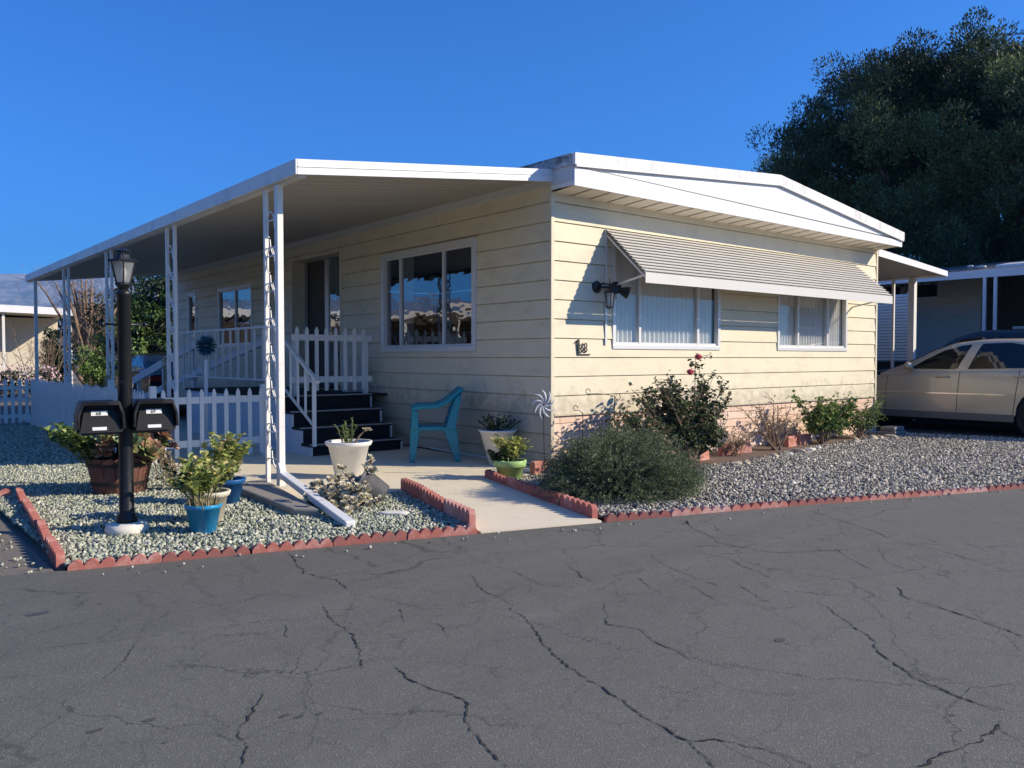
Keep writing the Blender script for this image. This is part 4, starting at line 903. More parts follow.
m.build('tip_rosettes', 'ghost', p)
# fallen grey pot and ghost plant
ax = Matrix.Rotation(R(-62), 3, Vector((.635, .773, 0)).normalized())
e = pot('fallen_pot', (-2.66, -.78, .095), .095, .145, .25, 'pot_dark', 'grey pot lying tipped on its side on the gravel beside the path', .012, .03, tilt=Matrix.Rotation(R(-62), 3, Vector((.635, .773, 0)).normalized()))
p = plant('ghost_succulent', (-2.98, -.72, .02), 'pale cream succulent rosettes spilling from the tipped grey pot'); m = MB(); s_ = MB(); rr = random.Random(61)
for i in range(120):
    x, y, z = -2.95+rr.gauss(0, .12), -.64+rr.gauss(0, .17), .05+abs(rr.gauss(0, .11)); s_.tube([(-2.84, -.68, .07), ((x-2.84)/2, (y-.68)/2, z*.6+.03), (x, y, z)], .003, 4); rosette(m, (x, y, z), rr.uniform(.04, .06), 18, (rr.uniform(-.5, .3), -.6, .9), rr, rr.uniform(.3, 1), .8)
for i in range(9):
    x, y, z = -2.70+rr.gauss(0, .03), -.62+rr.gauss(0, .03), .2+.028*i; s_.tube([(-2.72, -.64, .12), (x, y, z)], .006, 5); rosette(m, (x, y, z), .045, 14, (rr.uniform(-.5, .5), -.6, .8), rr, .6)
s_.build('stems', 'twig', p); m.build('leaves', 'ghost', p)
# white pot and green pot by the wall
c = (-.30, .61, .035)
pot('flower_pot', c, .10, .215, .42, 'pot_white', 'tall white pot beside the teal chair, standing near the house corner', .02, .03)
p = plant('leafy_plant', (c[0], c[1], .4), 'small dark green leafy plant in the tall white pot near the house corner'); sprays('w', (c[0], c[1], .40), 26, .24, .24, .045, .03, 'dark_leaf', p, 71, per=12, r=.004, start=.2, base_r=.12)
c = (-.88, -.33, .02)
pot('flower_pot', c, .115, .165, .21, 'pot_green', 'lime green pot at the head of the path edging, below the metal sun spinner', .012, .07)
p = plant('leafy_plant', (c[0], c[1], .2), 'light green round leaved plant in the lime green pot'); sprays('g', (c[0], c[1], .2), 40, .26, .15, .06, .05, 'bright_leaf', p, 72, per=13, r=.006, start=.2)
p = plant('leafy_plant', (c[0]-.12, c[1]+.1, .2), 'dark leafy clump behind the left rim of the lime green pot'); sprays('g', (c[0]-.12, c[1]+.08, .19), 14, .14, .10, .05, .035, 'dark_leaf', p, 73, per=10, r=.004, start=.2)
# spinner
e = empty('garden_spinner', (-.42, -.36, 0), 'white metal sun spinner on a thin stake in front of the house corner', 'garden ornament')
m = MB(); m.tube([(-.40, -.34, .02), (-.42, -.35, .4), (-.435, -.36, .80)], .004, 5); m.build('stake', 'iron', e); m = MB()
F1 = Vector((.773, -.635, 0)); 
for i in range(9):
    a0 = i*6.283/9; pts = [Vector((-.435, -.365, .80))+F1*(q*math.cos(a0+q*7.5))*.9+Vector((0, 0, q*math.sin(a0+q*7.5)*1.15)) for q in (.02, .05, .08, .11, .14)]
    m.tube(pts, [.005, .009, .012, .010, .003], 6)
m.build('blades', 'white', e)
# shepherd hooks
for hx, hy, ht, dx, lab in ((.0, -.52, .72, -.11, 'short rusty garden hook with one curl, left of the taller hook'), (.42, -.60, .90, -.42, 'taller garden hook with a long level arm above the rosemary bush')):
    e = empty('garden_hook', (hx, hy, 0), lab, 'garden hook'); m = MB(); m.tube([(hx, hy, 0), (hx, hy, ht*.5), (hx, hy, ht-.02)], .0045, 6); m.build('stake', 'iron', e)
    m = MB(); cc = [(hx+.05+.04*math.cos(a), hy, ht-.04+.04*math.sin(a)) for a in [(-2+j*.55) for j in range(9)]] if dx < -.2 else []
    pts = cc[::-1] if False else []
    pts = [(hx, hy, ht-.03), (hx+dx*.4, hy, ht), (hx+dx*.8, hy, ht+.01)]+[(hx+dx+.035*math.sin(a), hy, ht+.035+.03*math.cos(a+math.pi)+.0) for a in [-.1, -1, -2, -3, -4, -4.8]]
    m.tube(pts, .004, 6)
    if cc: m.tube([(hx, hy, ht-.03)]+cc, .004, 6)
    m.build('hook_arm', 'iron', e)

# rosemary bush
def dome_pts(n, c, rad, seed, lo=0.0, lump=.12, fill=.45):
    g = np.random.default_rng(seed); a = g.uniform(0, 2*np.pi, n); el = np.arcsin(g.uniform(lo, 1, n)); q = 1-(1-fill)*(g.uniform(0, 1, n)**2.2)
    l = 1+lump*np.sin(a*3+seed)+lump*np.sin(a*7+el*5+seed*2)*.7+lump*.8*np.sin(el*9+a*2)
    D = np.stack([np.cos(el)*np.cos(a), np.cos(el)*np.sin(a), np.sin(el)], 1); P = np.array(c)+D*np.array(rad)*(q*l)[:, None]; return P, D, g
p = plant('rosemary_bush', (-.78, -1.62, 0), 'large dense dark green rosemary bush at the corner where the path meets the road', 'bush')
P0, D0, g = dome_pts(4200, (-.60, -1.66, .03), (.67, .60, .455), 5, .02, .07, .6)
segs = []; dirs = []; ln_v = g.uniform(.07, .24, (len(P0), 1))**1.0*np.where(g.uniform(0, 1, (len(P0), 1)) < .12, 1.5, 1)
for k in range(26):
    t = k/26; dd = D0*1.0+np.array([0, 0, .55])+g.normal(0, .22, D0.shape)*0
    ln_ = ln_v; P_ = P0+D0*ln_*t+np.array([0, 0, 1])*(.06*t-.09*t*t)
    segs.append(P_+g.normal(0, .004, P_.shape)); dirs.append(D0*.5+g.normal(0, .6, P_.shape)+np.array([0, 0, .25]))
leaf_cloud('leaves', np.concatenate(segs), np.concatenate(dirs), .026, .0055, 'rosemary', p, seed=8)
m = MB(); rr = random.Random(8)
for i in range(0, 4200, 14): q = Vector(P0[i]); m.tube([(-.72+rr.uniform(-.1, .1), -1.62+rr.uniform(-.1, .1), .02), ((q.x-.72)/2, (q.y-1.62)/2, q.z*.62), q+Vector(D0[i])*.1], [.009, .006, .002], 4)
m.build('stems', 'bark', p)

def shrub(name, loc, label, targets, lmat, n_leaf, ll, lw, seed, smat='twig', cat='bush', leafless=0., r0=.012, cluster=.09, flowers=()):
    """branching shrub: canes from the base to target points, leaves clustered near twigs"""
    rr = random.Random(seed); e = plant(name, loc, label, cat); B = Vector(loc); st_ = MB(); lv = MB(); tips = []
    for T in targets:
        T = Vector(T); mid = B.lerp(T, .5)+Vector((rr.uniform(-.06, .06), rr.uniform(-.06, .06), .05)); pts = [B+Vector((rr.uniform(-.07, .07), rr.uniform(-.05, .05), 0)), mid, T]
        st_.tube(pts, [r0, r0*.7, r0*.25], 6)
        for k in range(7):
            t = rr.uniform(.3, 1); q = pts[0].lerp(mid, t*2) if t < .5 else mid.lerp(T, t*2-1); w = q+Vector((rr.gauss(0, cluster), rr.gauss(0, cluster), rr.gauss(.03, cluster*.8)))
            st_.tube([q, q.lerp(w, .5)+Vector((0, 0, .012)), w], [r0*.35, r0*.25, r0*.12], 4); tips.append((q, w))
        tips.append((mid, T))
    for i in range(n_leaf):
        q, w = rr.choice(tips); c_ = q.lerp(w, rr.uniform(.2, 1.1)); lv.leaf(c_+Vector((rr.gauss(0, .012), rr.gauss(0, .012), rr.gauss(0, .012))), (rr.uniform(-1, 1), rr.uniform(-1, 1), rr.uniform(-.7, .6)), ll*rr.uniform(.6, 1.25), lw*rr.uniform(.7, 1.2), tint=rr.random()**1.2, fold=rr.uniform(.05, .3), curl=rr.uniform(-.1, .4))
    st_.build('stems', smat, e); lv.build('leaves', lmat, e)
    for f_ in flowers:
        m = MB(); m.s = True
        m.lathe([(.008, -.034), (.030, -.02), (.038, .002), (.034, .022), (.018, .036), (.003, .040)], f_, 12)
        for k in range(26):
            a = k*2.4; q = (k+1)/26; d_ = Vector((math.cos(a)*q, math.sin(a)*q, 1.0-q*1.1)); m.leaf(Vector(f_)+d_*.012, d_, .034*(.7+q*.4), .04, tint=.5, fold=.5, curl=.2)
        m.build('rose_bloom', 'petal_red', e)
    return e
rr = random.Random(14); T = []
for i in range(34): a = rr.uniform(0, 6.283); q = rr.uniform(.1, .55); T.append((1.85+q*math.cos(a)*.9, -.72+q*math.sin(a)*.4, rr.uniform(.35, .75)))
for i in range(16): T.append((1.55+rr.uniform(-.45, .55), -.62+rr.uniform(-.15, .15), rr.uniform(.75, 1.12)))
for i in range(20): T.append((rr.uniform(.6, 1.4), -.7+rr.uniform(-.15, .15), rr.uniform(.45, .98)))
for i in range(26): T.append((rr.uniform(.95, 2.35), -.66+rr.uniform(-.12, .12), rr.uniform(.6, 1.08)))
T += [(1.72, -.7, 1.30), (1.84, -.68, 1.22), (2.32, -.68, .98), (2.4, -.7, .85), (2.15, -.66, 1.1), (1.0, -.6, .98), (.78, -.62, .85), (1.2, -.6, 1.05), (1.35, -.58, 1.12), (.45, -.7, .75), (.30, -.75, .66)]
shrub('rose_bush', (1.62, -.72, .02), 'tall straggly rose bush with two red blooms against the front wall', T, 'rose_leaf', 6400, .060, .046, 15, flowers=[(1.70, -.76, 1.31), (1.50, -.80, 1.13)], cluster=.08)
rr = random.Random(15)
T = [(.35+rr.uniform(-.25, .35), -.85+rr.uniform(-.2, .2), rr.uniform(.5, .74)) for i in range(12)]
shrub('rose_bush', (.35, -.85, .02), 'low rose shoots rising behind the rosemary bush, left of the tall rose', T, 'rose_leaf', 420, .065, .05, 17, cluster=.06, r0=.008)
T = [(3.72+rr.uniform(-.65, .6), -.5+rr.uniform(-.2, .2), rr.uniform(.3, .72)) for i in range(22)]
shrub('dry_shrub', (3.75, -.5, .02), 'nearly bare straw coloured shrub between the tall rose and the low roses', T, 'dry', 520, .045, .018, 18, cluster=.10, r0=.012)
T = [(2.75+rr.uniform(-.4, .4), -.55+rr.uniform(-.15, .2), rr.uniform(.12, .35)) for i in range(16)]
shrub('dry_shrub', (2.72, -.55, .02), 'low withered brown sprigs at the foot of the wall beside the tall rose', T, 'dry', 420, .04, .02, 19, cluster=.06, r0=.006)
T = [(5.0+rr.uniform(-.75, .65), -.5+rr.uniform(-.2, .25), rr.uniform(.25, .72)) for i in range(32)]
shrub('rose_bush', (5.0, -.5, .02), 'low spreading rose bush with dark leaves under the right end of the front wall', T, 'green_leaf', 2900, .06, .045, 20, cluster=.09, r0=.009)
T = [(6.2+rr.uniform(-.6, .75), -.42+rr.uniform(-.15, .2), rr.uniform(.25, .68)) for i in range(26)]+[(7.05, -.3, .72)]
shrub('rose_bush', (6.25, -.42, .02), 'greener low rose bush at the right corner of the house beside the grey blocks', T, 'green_leaf', 1500, .05, .035, 22, cluster=.09, r0=.009)
T = [(-.28+rr.uniform(-.12, .16), -.38+rr.uniform(-.05, .1), rr.uniform(.25, .46)) for i in range(4)]
shrub('thin_weed', (-.26, -.38, .02), 'thin weed with a few small leaves at the house corner beside the spinner', T, 'dark_leaf', 30, .04, .02, 23, cluster=.04, r0=.004, cat='plant')
# ------------------------------------------------------------------ plastic chair
ch = empty('patio_chair', (-.55, 1.55, .035), 'teal plastic patio armchair facing left against the shaded side wall', 'chair')
cx, cy, cz = -.50, 1.55, .035
def cbox(*a): pass
m = MB(); m.s = False
def leg(x0, x1, y, z1, w0=.03, w1=.06, flip=1):
    m = MB(); q = [(-1, -1), (1, -1), (1, 1), (-1, 1)]
    m.add([(cx+x0+a*w0, cy+y+b*w0*.8, cz) for a, b in q]+[(cx+x1+a*w1, cy+y*.94+b*w1*.55, cz+z1) for a, b in q], [(0, 3, 2, 1), (4, 5, 6, 7), (0, 1, 5, 4), (1, 2, 6, 5), (2, 3, 7, 6), (3, 0, 4, 7)])
    return m.build('leg', 'teal', ch, bevel=.008)
for y in (-.27, .27): leg(-.30, -.26, y, .43); leg(.26, .15, y, .43, .03, .085)
m = MB()
nx, ny = 10, 8; V = []; F = []
for i in range(nx+1):
    for j in range(ny+1):
        x = -.30+.52*i/nx; y = -.24+.48*j/ny; V.append((cx+x, cy+y, cz+.44-.035*math.sin(math.pi*j/ny)*math.sin(math.pi*min(1, i/nx+.1))-(.03 if i == 0 else 0)))
for i in range(nx):
    for j in range(ny): a = i*(ny+1)+j; F.append((a, a+ny+1, a+ny+2, a+1))
m.s = True; m.add(V, F); s_ = m.build('seat', 'teal', ch); sm = s_.modifiers.new('t', 'SOLIDIFY'); sm.thickness = .02
m = MB()
for y in (-.25, .25): m.box((cx-.31, cy+y-.03, cz+.385), (cx+.20, cy+y+.03, cz+.435))
m.box((cx-.31, cy-.22, cz+.38), (cx-.285, cy+.22, cz+.43)); m.build('seat_apron', 'teal', ch, bevel=.012)
m = MB(); V = []; F = []
ny, nz = 12, 10
for k in range(nz+1):
    for j in range(ny+1):
        t = k/nz; yy = -.26+.52*j/ny; e_ = abs(yy)/.26; z = .42+t*(.48-.05*e_**3); x = .17+.17*t-.05*e_**2*(1-.3*t); V.append((cx+x, cy+yy*(1-.08*t), cz+z))
for k in range(nz):
    for j in range(ny):
        if 2 <= k <= 7 and j in (2, 4, 7, 9): continue
        a = k*(ny+1)+j; F.append((a, a+1, a+ny+2, a+ny+1))
m.s = True; m.add(V, F); s_ = m.build('backrest', 'teal', ch); sm = s_.modifiers.new('t', 'SOLIDIFY'); sm.thickness = .018
for y in (-.29, .29):
    m = MB(); pr = [(-.30, .62), (-.22, .645), (0, .655), (.13, .71), (.26, .82), (.33, .875)]
    V = []; 
    for x, z in pr: V += [(cx+x, cy+y*(1-.15*max(0, x)/.33)-.035, cz+z), (cx+x, cy+y*(1-.15*max(0, x)/.33)+.035, cz+z)]
    m.add(V, [(2*i, 2*i+1, 2*i+3, 2*i+2) for i in range(len(pr)-1)]); a = m.build('armrest', 'teal', ch); sm = a.modifiers.new('t', 'SOLIDIFY'); sm.thickness = .05
    b_ = a.modifiers.new('bevel', 'BEVEL'); b_.width = .01
    m = MB(); m.add([(cx+x, cy+y+s*.035, cz+z) for x, z in ((-.31, .41), (-.22, .41), (-.235, .63), (-.30, .63)) for s in (-1, 1)], [(0, 2, 4, 6), (1, 7, 5, 3), (0, 1, 3, 2), (2, 3, 5, 4), (4, 5, 7, 6), (6, 7, 1, 0)]); m.build('arm_support', 'teal', ch, bevel=.008)
    m = MB(); m.add([(cx+x, cy+y+s*.03, cz+z) for x, z in ((.10, .40), (.22, .40), (.30, .83), (.22, .77)) for s in (-1, 1)], [(0, 2, 4, 6), (1, 7, 5, 3), (0, 1, 3, 2), (2, 3, 5, 4), (4, 5, 7, 6), (6, 7, 1, 0)]); m.build('back_frame', 'teal', ch, bevel=.008)

ch.rotation_euler.z = R(-32); ch.location = (-.62, 1.52, .035)
# ------------------------------------------------------------------ porch ornaments
p = empty('flower_stake', (-2.63, 3.75, .035), 'tall stake with a round blue spiky flower ornament behind the low picket fence', 'garden ornament')
MB().box((-2.655, 3.735, .03), (-2.615, 3.765, 1.28)).build('stake', 'porch_side', p)
m = MB(); rr = random.Random(2)
for i in range(420):
    d = Vector((rr.gauss(0, 1), rr.gauss(0, 1), rr.gauss(0, 1))).normalized(); m.leaf(Vector((-2.635, 3.72, 1.46))+d*.03, d, .12*rr.uniform(.7, 1.1), .018, tint=rr.random())
m.build('petals', 'petal_blue', p)
def thin(x, y, h, label, leafm, grp=None):
    pot('flower_pot', (x, y, .0), .09, .13, .2, 'pot_cream', ('cream pot of the '+label.split(' rising')[0].split(' right of')[0]))
    e = plant('columnar_plant', (x, y, .2), label); m = MB(); lv = MB(); m.tube([(x, y, .18), (x+.01, y, h*.6), (x, y, h)], [.012, .009, .004], 5); r_ = random.Random(int(x*100))
    for i in range(130): z = r_.uniform(.5, 1)*h; a = r_.uniform(0, 6.3); lv.leaf((x, y, z), (math.cos(a), math.sin(a), .5), .065, .035, tint=r_.random())
    m.build('stem', 'stem', e); lv.build('leaves', leafm, e)
thin(-3.22, 6.25, 1.03, 'shorter of the two pale leaved thin plants rising above the left mailbox', 'ghost')
thin(-3.02, 6.15, 1.12, 'taller of the two pale leaved thin plants rising above the left mailbox', 'ghost')
thin(-2.55, 5.75, 1.30, 'tall thin leafy plant right of the lamp post, in front of the ramp', 'ghost')
c = (-.55, 3.55, .78)
m = MB(); m.box((-.42, 4.15, .785), (-.12, 4.25, 1.28)); tag(m.build('white_box', 'porch_side', bevel=.01, base=(-.27, 4.2, .78)), 'small pale upright box standing on the landing behind the picket gate', 'box')

# ------------------------------------------------------------------ cars
def interp(x, pts):
    if x <= pts[0][0]: return pts[0][1]
    for (a, b), (c, d) in zip(pts, pts[1:]):
        if x <= c:
            t = (x-a)/(c-a); return b+(d-b)*t
    return pts[-1][1]
def smooth(x, pts, w=.10): return sum(interp(x+k*w, pts) for k in (-1, -.5, 0, .5, 1))/5
def make_car(name, label, paint, loc, scale, P):
    e = empty(name, (0, 0, 0), label, 'car'); Ln, W = P['L'], P['W']; fw, rw, ar = P['fw'], P['rw'], P['ar']
    def hw(x): return W*(1-.10*max(0, 1-x/.7)**2-.09*max(0, 1-(Ln-x)/.7)**2)
    def ztop(x): return smooth(x, P['top'], .05)
    def zr(x): return smooth(x, P['roof'], .09)
    xs = sorted({round(Ln*i/70, 4) for i in range(71)} | {round(c+ar*math.sin(a), 4) for c in (fw, rw) for a in [math.pi*(k/10-.5) for k in range(11)]})
    def zb(x):
        z = P['sill']
        for c in (fw, rw):
            if abs(x-c) < ar+1e-6: z = max(z, .33+math.sqrt(max(0, ar*ar-(x-c)**2)))
        if x < .25: z = max(z, .22)
        return z
    def ysid(x, z):
        w = hw(x); t = (z-.2)/(ztop(x)-.2); return w-.045*max(0, .4-t)**1.5*2-.05*max(0, t-.55)**1.6*2.4
    m = MB(); m.s = True; rows = []
    for x in xs:
        b, t = zb(x), ztop(x); sec = []
        for k in range(9): z = b+(t-.03-b)*k/8; sec.append((x, -ysid(x, z), z))
        w = ysid(x, t); cr = .03
        for q in (.97, .9, .7, .4, 0): sec.append((x, -w*q, t-.012*(q > .95)+cr*(1-q*q)))
        rows.append(sec)
    n = len(rows[0]); V = []; F = []
    for sec in rows: V += sec+[(a, -b, c) for a, b, c in sec]
    for i in range(len(rows)-1):
        for s in (0, 1):
            for k in range(n-1): a = i*2*n+s*n+k; b = a+2*n; F.append((a, b, b+1, a+1) if s else (a, a+1, b+1, b))
    # ends
    F.append(tuple(range(n))); F.append(tuple(range(n, 2*n))[::-1]); q = (len(rows)-1)*2*n; F.append(tuple(range(q, q+n))[::-1]); F.append(tuple(range(q+n, q+2*n)))
    m.add(V, F); body = m.build('body', paint, e)
    # greenhouse
    g0, g1 = P['gh']; gx = [g0+(g1-g0)*i/44 for i in range(45)]
    def yg(x, z):
        b = ztop(x); w0 = ysid(x, b)-.035; t = max(0, (z-b)/.48); return w0-.21*t-.05*t*t
    m = MB(); m.s = True; V = []; F = []; n = 11
    for x in gx:
        b, r_ = ztop(x)-.01, max(zr(x), ztop(x)+.004); sec = []
        for k in range(6): z = b+(r_-.045*min(1, (r_-b)*4)-b)*k/5; sec.append((x, -yg(x, z), z))
        we = yg(x, r_-.03)
        for q in (.95, .85, .6, .3, 0): sec.append((x, -we*q, r_-.018*(q > .9)+.028*(1-q*q)-.012))
        V += sec+[(a, -b_, c) for a, b_, c in sec]
    for i in range(44):
        for s in (0, 1):
            for k in range(n-1): a = i*2*n+s*n+k; b = a+2*n; F.append((a, b, b+1, a+1) if s else (a, a+1, b+1, b))
    m.add(V, F); m.build('roof', paint, e)
    # side glass, both sides, subdivided so that it follows the body
    for poly in P['glass']:
        for s in (-1, 1):
            m = MB(); lo = min(x for x, z in poly); hi = max(x for x, z in poly); N_ = 24; cols = []
            for i in range(N_+1):
                x = lo+(hi-lo)*(i+.001)/(N_+.002); zs = []
                for (a, b), (c, d) in zip(poly, poly[1:]+poly[:1]):
                    if (a <= x < c) or (c <= x < a): zs.append(b+(d-b)*(x-a)/(c-a))
                if len(zs) >= 2: cols.append((x, min(zs), max(zs)))
            V = []; F = []
            for x, z0, z1 in cols:
                for k in range(5): z = z0+(z1-z0)*k/4; V.append((x, s*(yg(x, z)+.005), z))
            for i in range(len(cols)-1):
                for k in range(4): a = i*5+k; F.append((a, a+5, a+6, a+1))
            m.add(V, F); m.build('side_window', 'car_glass', e)
    for (xa, xb) in P['screens']:
        m = MB(); V = []; F = []; N_ = 10
        for i in range(N_+1):
            x = xa+(xb-xa)*i/N_; z = zr(x); w = yg(x, z-.03)*.86
            for k in range(9): q = -1+k/4; V.append((x, w*q, z+.028*(1-q*q*.75)-.012+.007))
        for i in range(N_):
            for k in range(8): a = i*9+k; F.append((a, a+9, a+10, a+1))
        m.s = True; m.add(V, F); m.build('windscreen' if xa < 2.8 else 'rear_window', 'car_glass', e)
    # trim
    for s in (-1, 1):
        m = MB()
        for x0, x1 in P['trim']:
            k = 20
            for i in range(k):
                xa, xb = x0+(x1-x0)*i/k, x0+(x1-x0)*(i+1)/k; z = P['tz']
                m.add([(xa, s*(ysid(xa, z)+.008), z), (xb, s*(ysid(xb, z)+.008), z), (xb, s*(ysid(xb, z)+.008), z+.02), (xa, s*(ysid(xa, z)+.008), z+.02), (xa, s*(ysid(xa, z)-.002), z), (xb, s*(ysid(xb, z)-.002), z), (xb, s*(ysid(xb, z)-.002), z+.02), (xa, s*(ysid(xa, z)-.002), z+.02)], [(0, 1, 2, 3), (3, 2, 6, 7), (0, 4, 5, 1)])
        m.build('side_moulding', P['tm'], e)
        m = MB()
        for x0, x1 in ((fw+ar+.02, rw-ar-.02),):
            k = 30
            for i in range(k):
                xa, xb = x0+(x1-x0)*i/k, x0+(x1-x0)*(i+1)/k
                m.add([(xa, s*(ysid(xa, .3)+.006), P['sill']-.02), (xb, s*(ysid(xb, .3)+.006), P['sill']-.02), (xb, s*(ysid(xb, .33)+.005), P['sill']+.085), (xa, s*(ysid(xa, .33)+.005), P['sill']+.085)], [(0, 1, 2, 3)])
                m.add([(xa, s*(ysid(xa, .3)+.006), P['sill']-.02), (xb, s*(ysid(xb, .3)+.006), P['sill']-.02), (xb, 0, P['sill']-.03), (xa, 0, P['sill']-.03)], [(0, 1, 2, 3)])
        m.build('sill_panel', 'sill_grey' if 'sill_grey' in M else 'sill', e)
        m = MB()
        for x0, dxs in P['gaps']:
            pts = [(x0+dxs(z), z) for z in [P['sill']+.08+(ztop(x0)-P['sill']-.09)*i/14 for i in range(15)]]
            m = MB()
            for (xa, za), (xb, zb_) in zip(pts, pts[1:]): m.add([(xa-.004, s*(ysid(xa, za)+.002), za), (xa+.004, s*(ysid(xa, za)+.002), za), (xb+.004, s*(ysid(xb, zb_)+.002), zb_), (xb-.004, s*(ysid(xb, zb_)+.002), zb_)], [(0, 1, 2, 3)])
            m.build('door_gap', 'dark', body)
        for hx, hz in P['handles']:
            m = MB(); y = ysid(hx, hz); m.s = True; m.tube([(hx-.10, s*(y+.004), hz), (hx-.08, s*(y+.025), hz+.003), (hx+.07, s*(y+.025), hz+.006), (hx+.10, s*(y+.004), hz+.003)], [.012, .014, .014, .012], 8); m.build('door_handle', paint, e)
        mx, mz = P['mirror']; m = MB(); m.s = True; y = yg(mx, mz)
        m.lathe([(.01, -.09), (.055, -.07), (.075, 0), (.055, .06), (.01, .075)], (mx-.02, s*(y+.12), mz+.03), 14, Matrix.Rotation(R(90), 3, 'X'), 1.0, .8); m.bar((mx, s*(y-.01), mz-.03), (mx-.01, s*(y+.08), mz+.01), .05, .03); m.build('mirror', paint, e)
        for wx in (fw, rw):
            wp = empty('wheel', (wx, s*(W-.11), .33), None, None); wp.parent = e; OFF[wp] = Vector((wx, s*(W-.11), .33))
            rt_ = Matrix.Rotation(R(90), 3, 'X'); m = MB(); m.s = True
            m.lathe([(.20, -.10), (.29, -.105), (.325, -.08), (.33, 0), (.325, .08), (.29, .105), (.20, .10)], (wx, s*(W-.11), .33), 36, rt_); m.build('tyre', 'rubber', wp)
            m = MB(); m.s = True; m.lathe([(.001, -.07*1), (.07, -.075), (.16, -.05), (.205, -.09), (.205, .09), (.16, .05), (.07, .075), (.001, .07)], (wx, s*(W-.11), .33), 30, rt_); m.build('rim', 'rim', wp)
            m = MB(); m.box((wx-.40, min(s*(W-.33), s*(W-.03)), .3), (wx+.40, max(s*(W-.33), s*(W-.03)), .74)) if False else m.lathe([(ar+.01, -.16), (ar+.01, .16)], (wx, s*(W-.20), .33), 28, rt_); m.lathe([(.001, 0), (ar+.01, 0)], (wx, s*(W-.36), .33), 28, rt_); m.build('wheel_well', 'dark', e)
    m = MB(); m.box((.3, -W+.25, P['sill']-.06), (Ln-.3, W-.25, P['sill']+.1)); m.build('underbody', 'dark', e)
    for s in (-1, 1):
        m = MB(); m.box((.0, min(s*(W-.45), s*(W-.14)), .56), (.12, max(s*(W-.45), s*(W-.14)), .66)); m.build('headlight', 'lamp_glass', e, bevel=.02)
        m = MB(); m.box((Ln-.1, min(s*(W-.4), s*(W-.1)), .66), (Ln+.004, max(s*(W-.4), s*(W-.1)), .82)); m.build('tail_light', 'tail', e, bevel=.02)
    e.location = loc; e.rotation_euler.z = R(-90); e.scale = (scale,)*3
    return e
sed = dict(L=5.0, W=.93, fw=.98, rw=3.94, ar=.385, sill=.235,
    top=[(0, .60), (.15, .70), (.9, .80), (1.7, .90), (2.1, .945), (3.0, .965), (4.2, 1.0), (4.9, .96), (5.0, .82)],
    roof=[(1.45, .90), (2.05, 1.17), (2.30, 1.30), (2.55, 1.395), (2.95, 1.445), (3.5, 1.445), (3.85, 1.39), (4.6, 1.0), (4.8, .95)],
    gh=(1.5, 4.65), glass=[[(1.98, .985), (2.20, 1.13), (2.45, 1.27), (2.70, 1.345), (2.85, 1.365), (2.70, .985)], [(2.86, .99), (2.99, 1.375), (3.4, 1.385), (3.62, 1.34), (3.70, 1.01)], [(3.74, 1.01), (3.67, 1.33), (3.85, 1.26), (4.1, 1.08), (4.12, 1.03)]],
    screens=[(1.62, 2.5), (3.75, 4.45)], trim=[(1.35, 3.44)], tz=.60, tm='chrome', gaps=[(1.62, lambda z: .10*max(0, z-.55)), (2.76, lambda z: -.05+.06*z), (3.60, lambda z: -.12+.12*z)],
    handles=[(2.52, .865), (3.62, .885)], mirror=(2.02, 1.0))
make_car('parked_sedan', 'beige sedan parked in the driveway right of the house', 'car', (8.55+.93*1.12, 2.15, .006), 1.12, sed)
suv = dict(L=4.8, W=.95, fw=.92, rw=3.75, ar=.40, sill=.32,
    top=[(0, .75), (.1, .90), (.9, 1.02), (1.4, 1.08), (2, 1.10), (4.5, 1.12), (4.8, 1.0)], roof=[(1.0, 1.05), (1.25, 1.1), (1.95, 1.62), (2.3, 1.74), (3.6, 1.76), (4.4, 1.70), (4.75, 1.15)],
    gh=(1.05, 4.75), glass=[[(1.55, 1.14), (2.05, 1.58), (2.60, 1.62), (2.60, 1.14)], [(2.70, 1.14), (2.70, 1.62), (3.5, 1.62), (3.55, 1.15)], [(3.65, 1.15), (3.62, 1.6), (4.3, 1.54), (4.4, 1.17)]],
    screens=[(1.32, 1.95)], trim=[], tz=.6, tm='dark', gaps=[(1.5, lambda z: 0), (2.65, lambda z: 0), (3.55, lambda z: 0)], handles=[(2.5, 1.0), (3.4, 1.0)], mirror=(1.65, 1.18))
make_car('parked_suv', 'black suv parked beyond the beige sedan, in front of the neighbouring home', 'car_dark', (11.95, 2.3, .006), 1.06, suv)
make_car('parked_car', 'dark car far behind the access ramp, seen under its upper rail board', 'car_dark', (1.1, 21.5, -.01), 1.0, sed)

# ------------------------------------------------------------------ right carport, neighbouring home
rc = empty('side_carport', (9.3, 4, 0), 'white flat side carport roof on posts between the house and the beige sedan', 'carport')
A = (7.62, 0.02); B = (11.0, .30); za, zb = 3.06, 2.94
m = MB(); m.extr([(A[0], A[1], za), (B[0], B[1], zb), (B[0], B[1], zb+.105), (A[0], A[1], za+.125)], (0, .03, 0)); m.build('front_fascia', 'white', rc)
m = MB(); m.extr([(A[0], A[1]+.035, za+.03), (B[0], B[1]+.035, zb+.03), (B[0], B[1]+.035, zb+.06), (A[0], A[1]+.035, za+.06)], (0, 9.5, 0)); m.build('roof_panels', 'pan', rc)
m = MB(); m.box((B[0]-.02, B[1]+.032, zb), (B[0]+.02, 9.8, zb+.105)); m.build('gutter', 'white', rc)
for y, w in ((.95, .06), (1.35, .025), (4.5, .05), (8.5, .05)): MB().box((10.9-w, y-w, .01), (10.9+w, y+w, zb+.02)).build('post', 'grey_metal', rc)
nb = empty('neighbouring_home', (16, 2, 0), 'grey sided neighbouring home in shade with a long white carport edge', 'house')
m = MB(); m.box((13.3, -9, 3.075), (13.34, 14, 3.245)); m.build('fascia', 'white', nb)
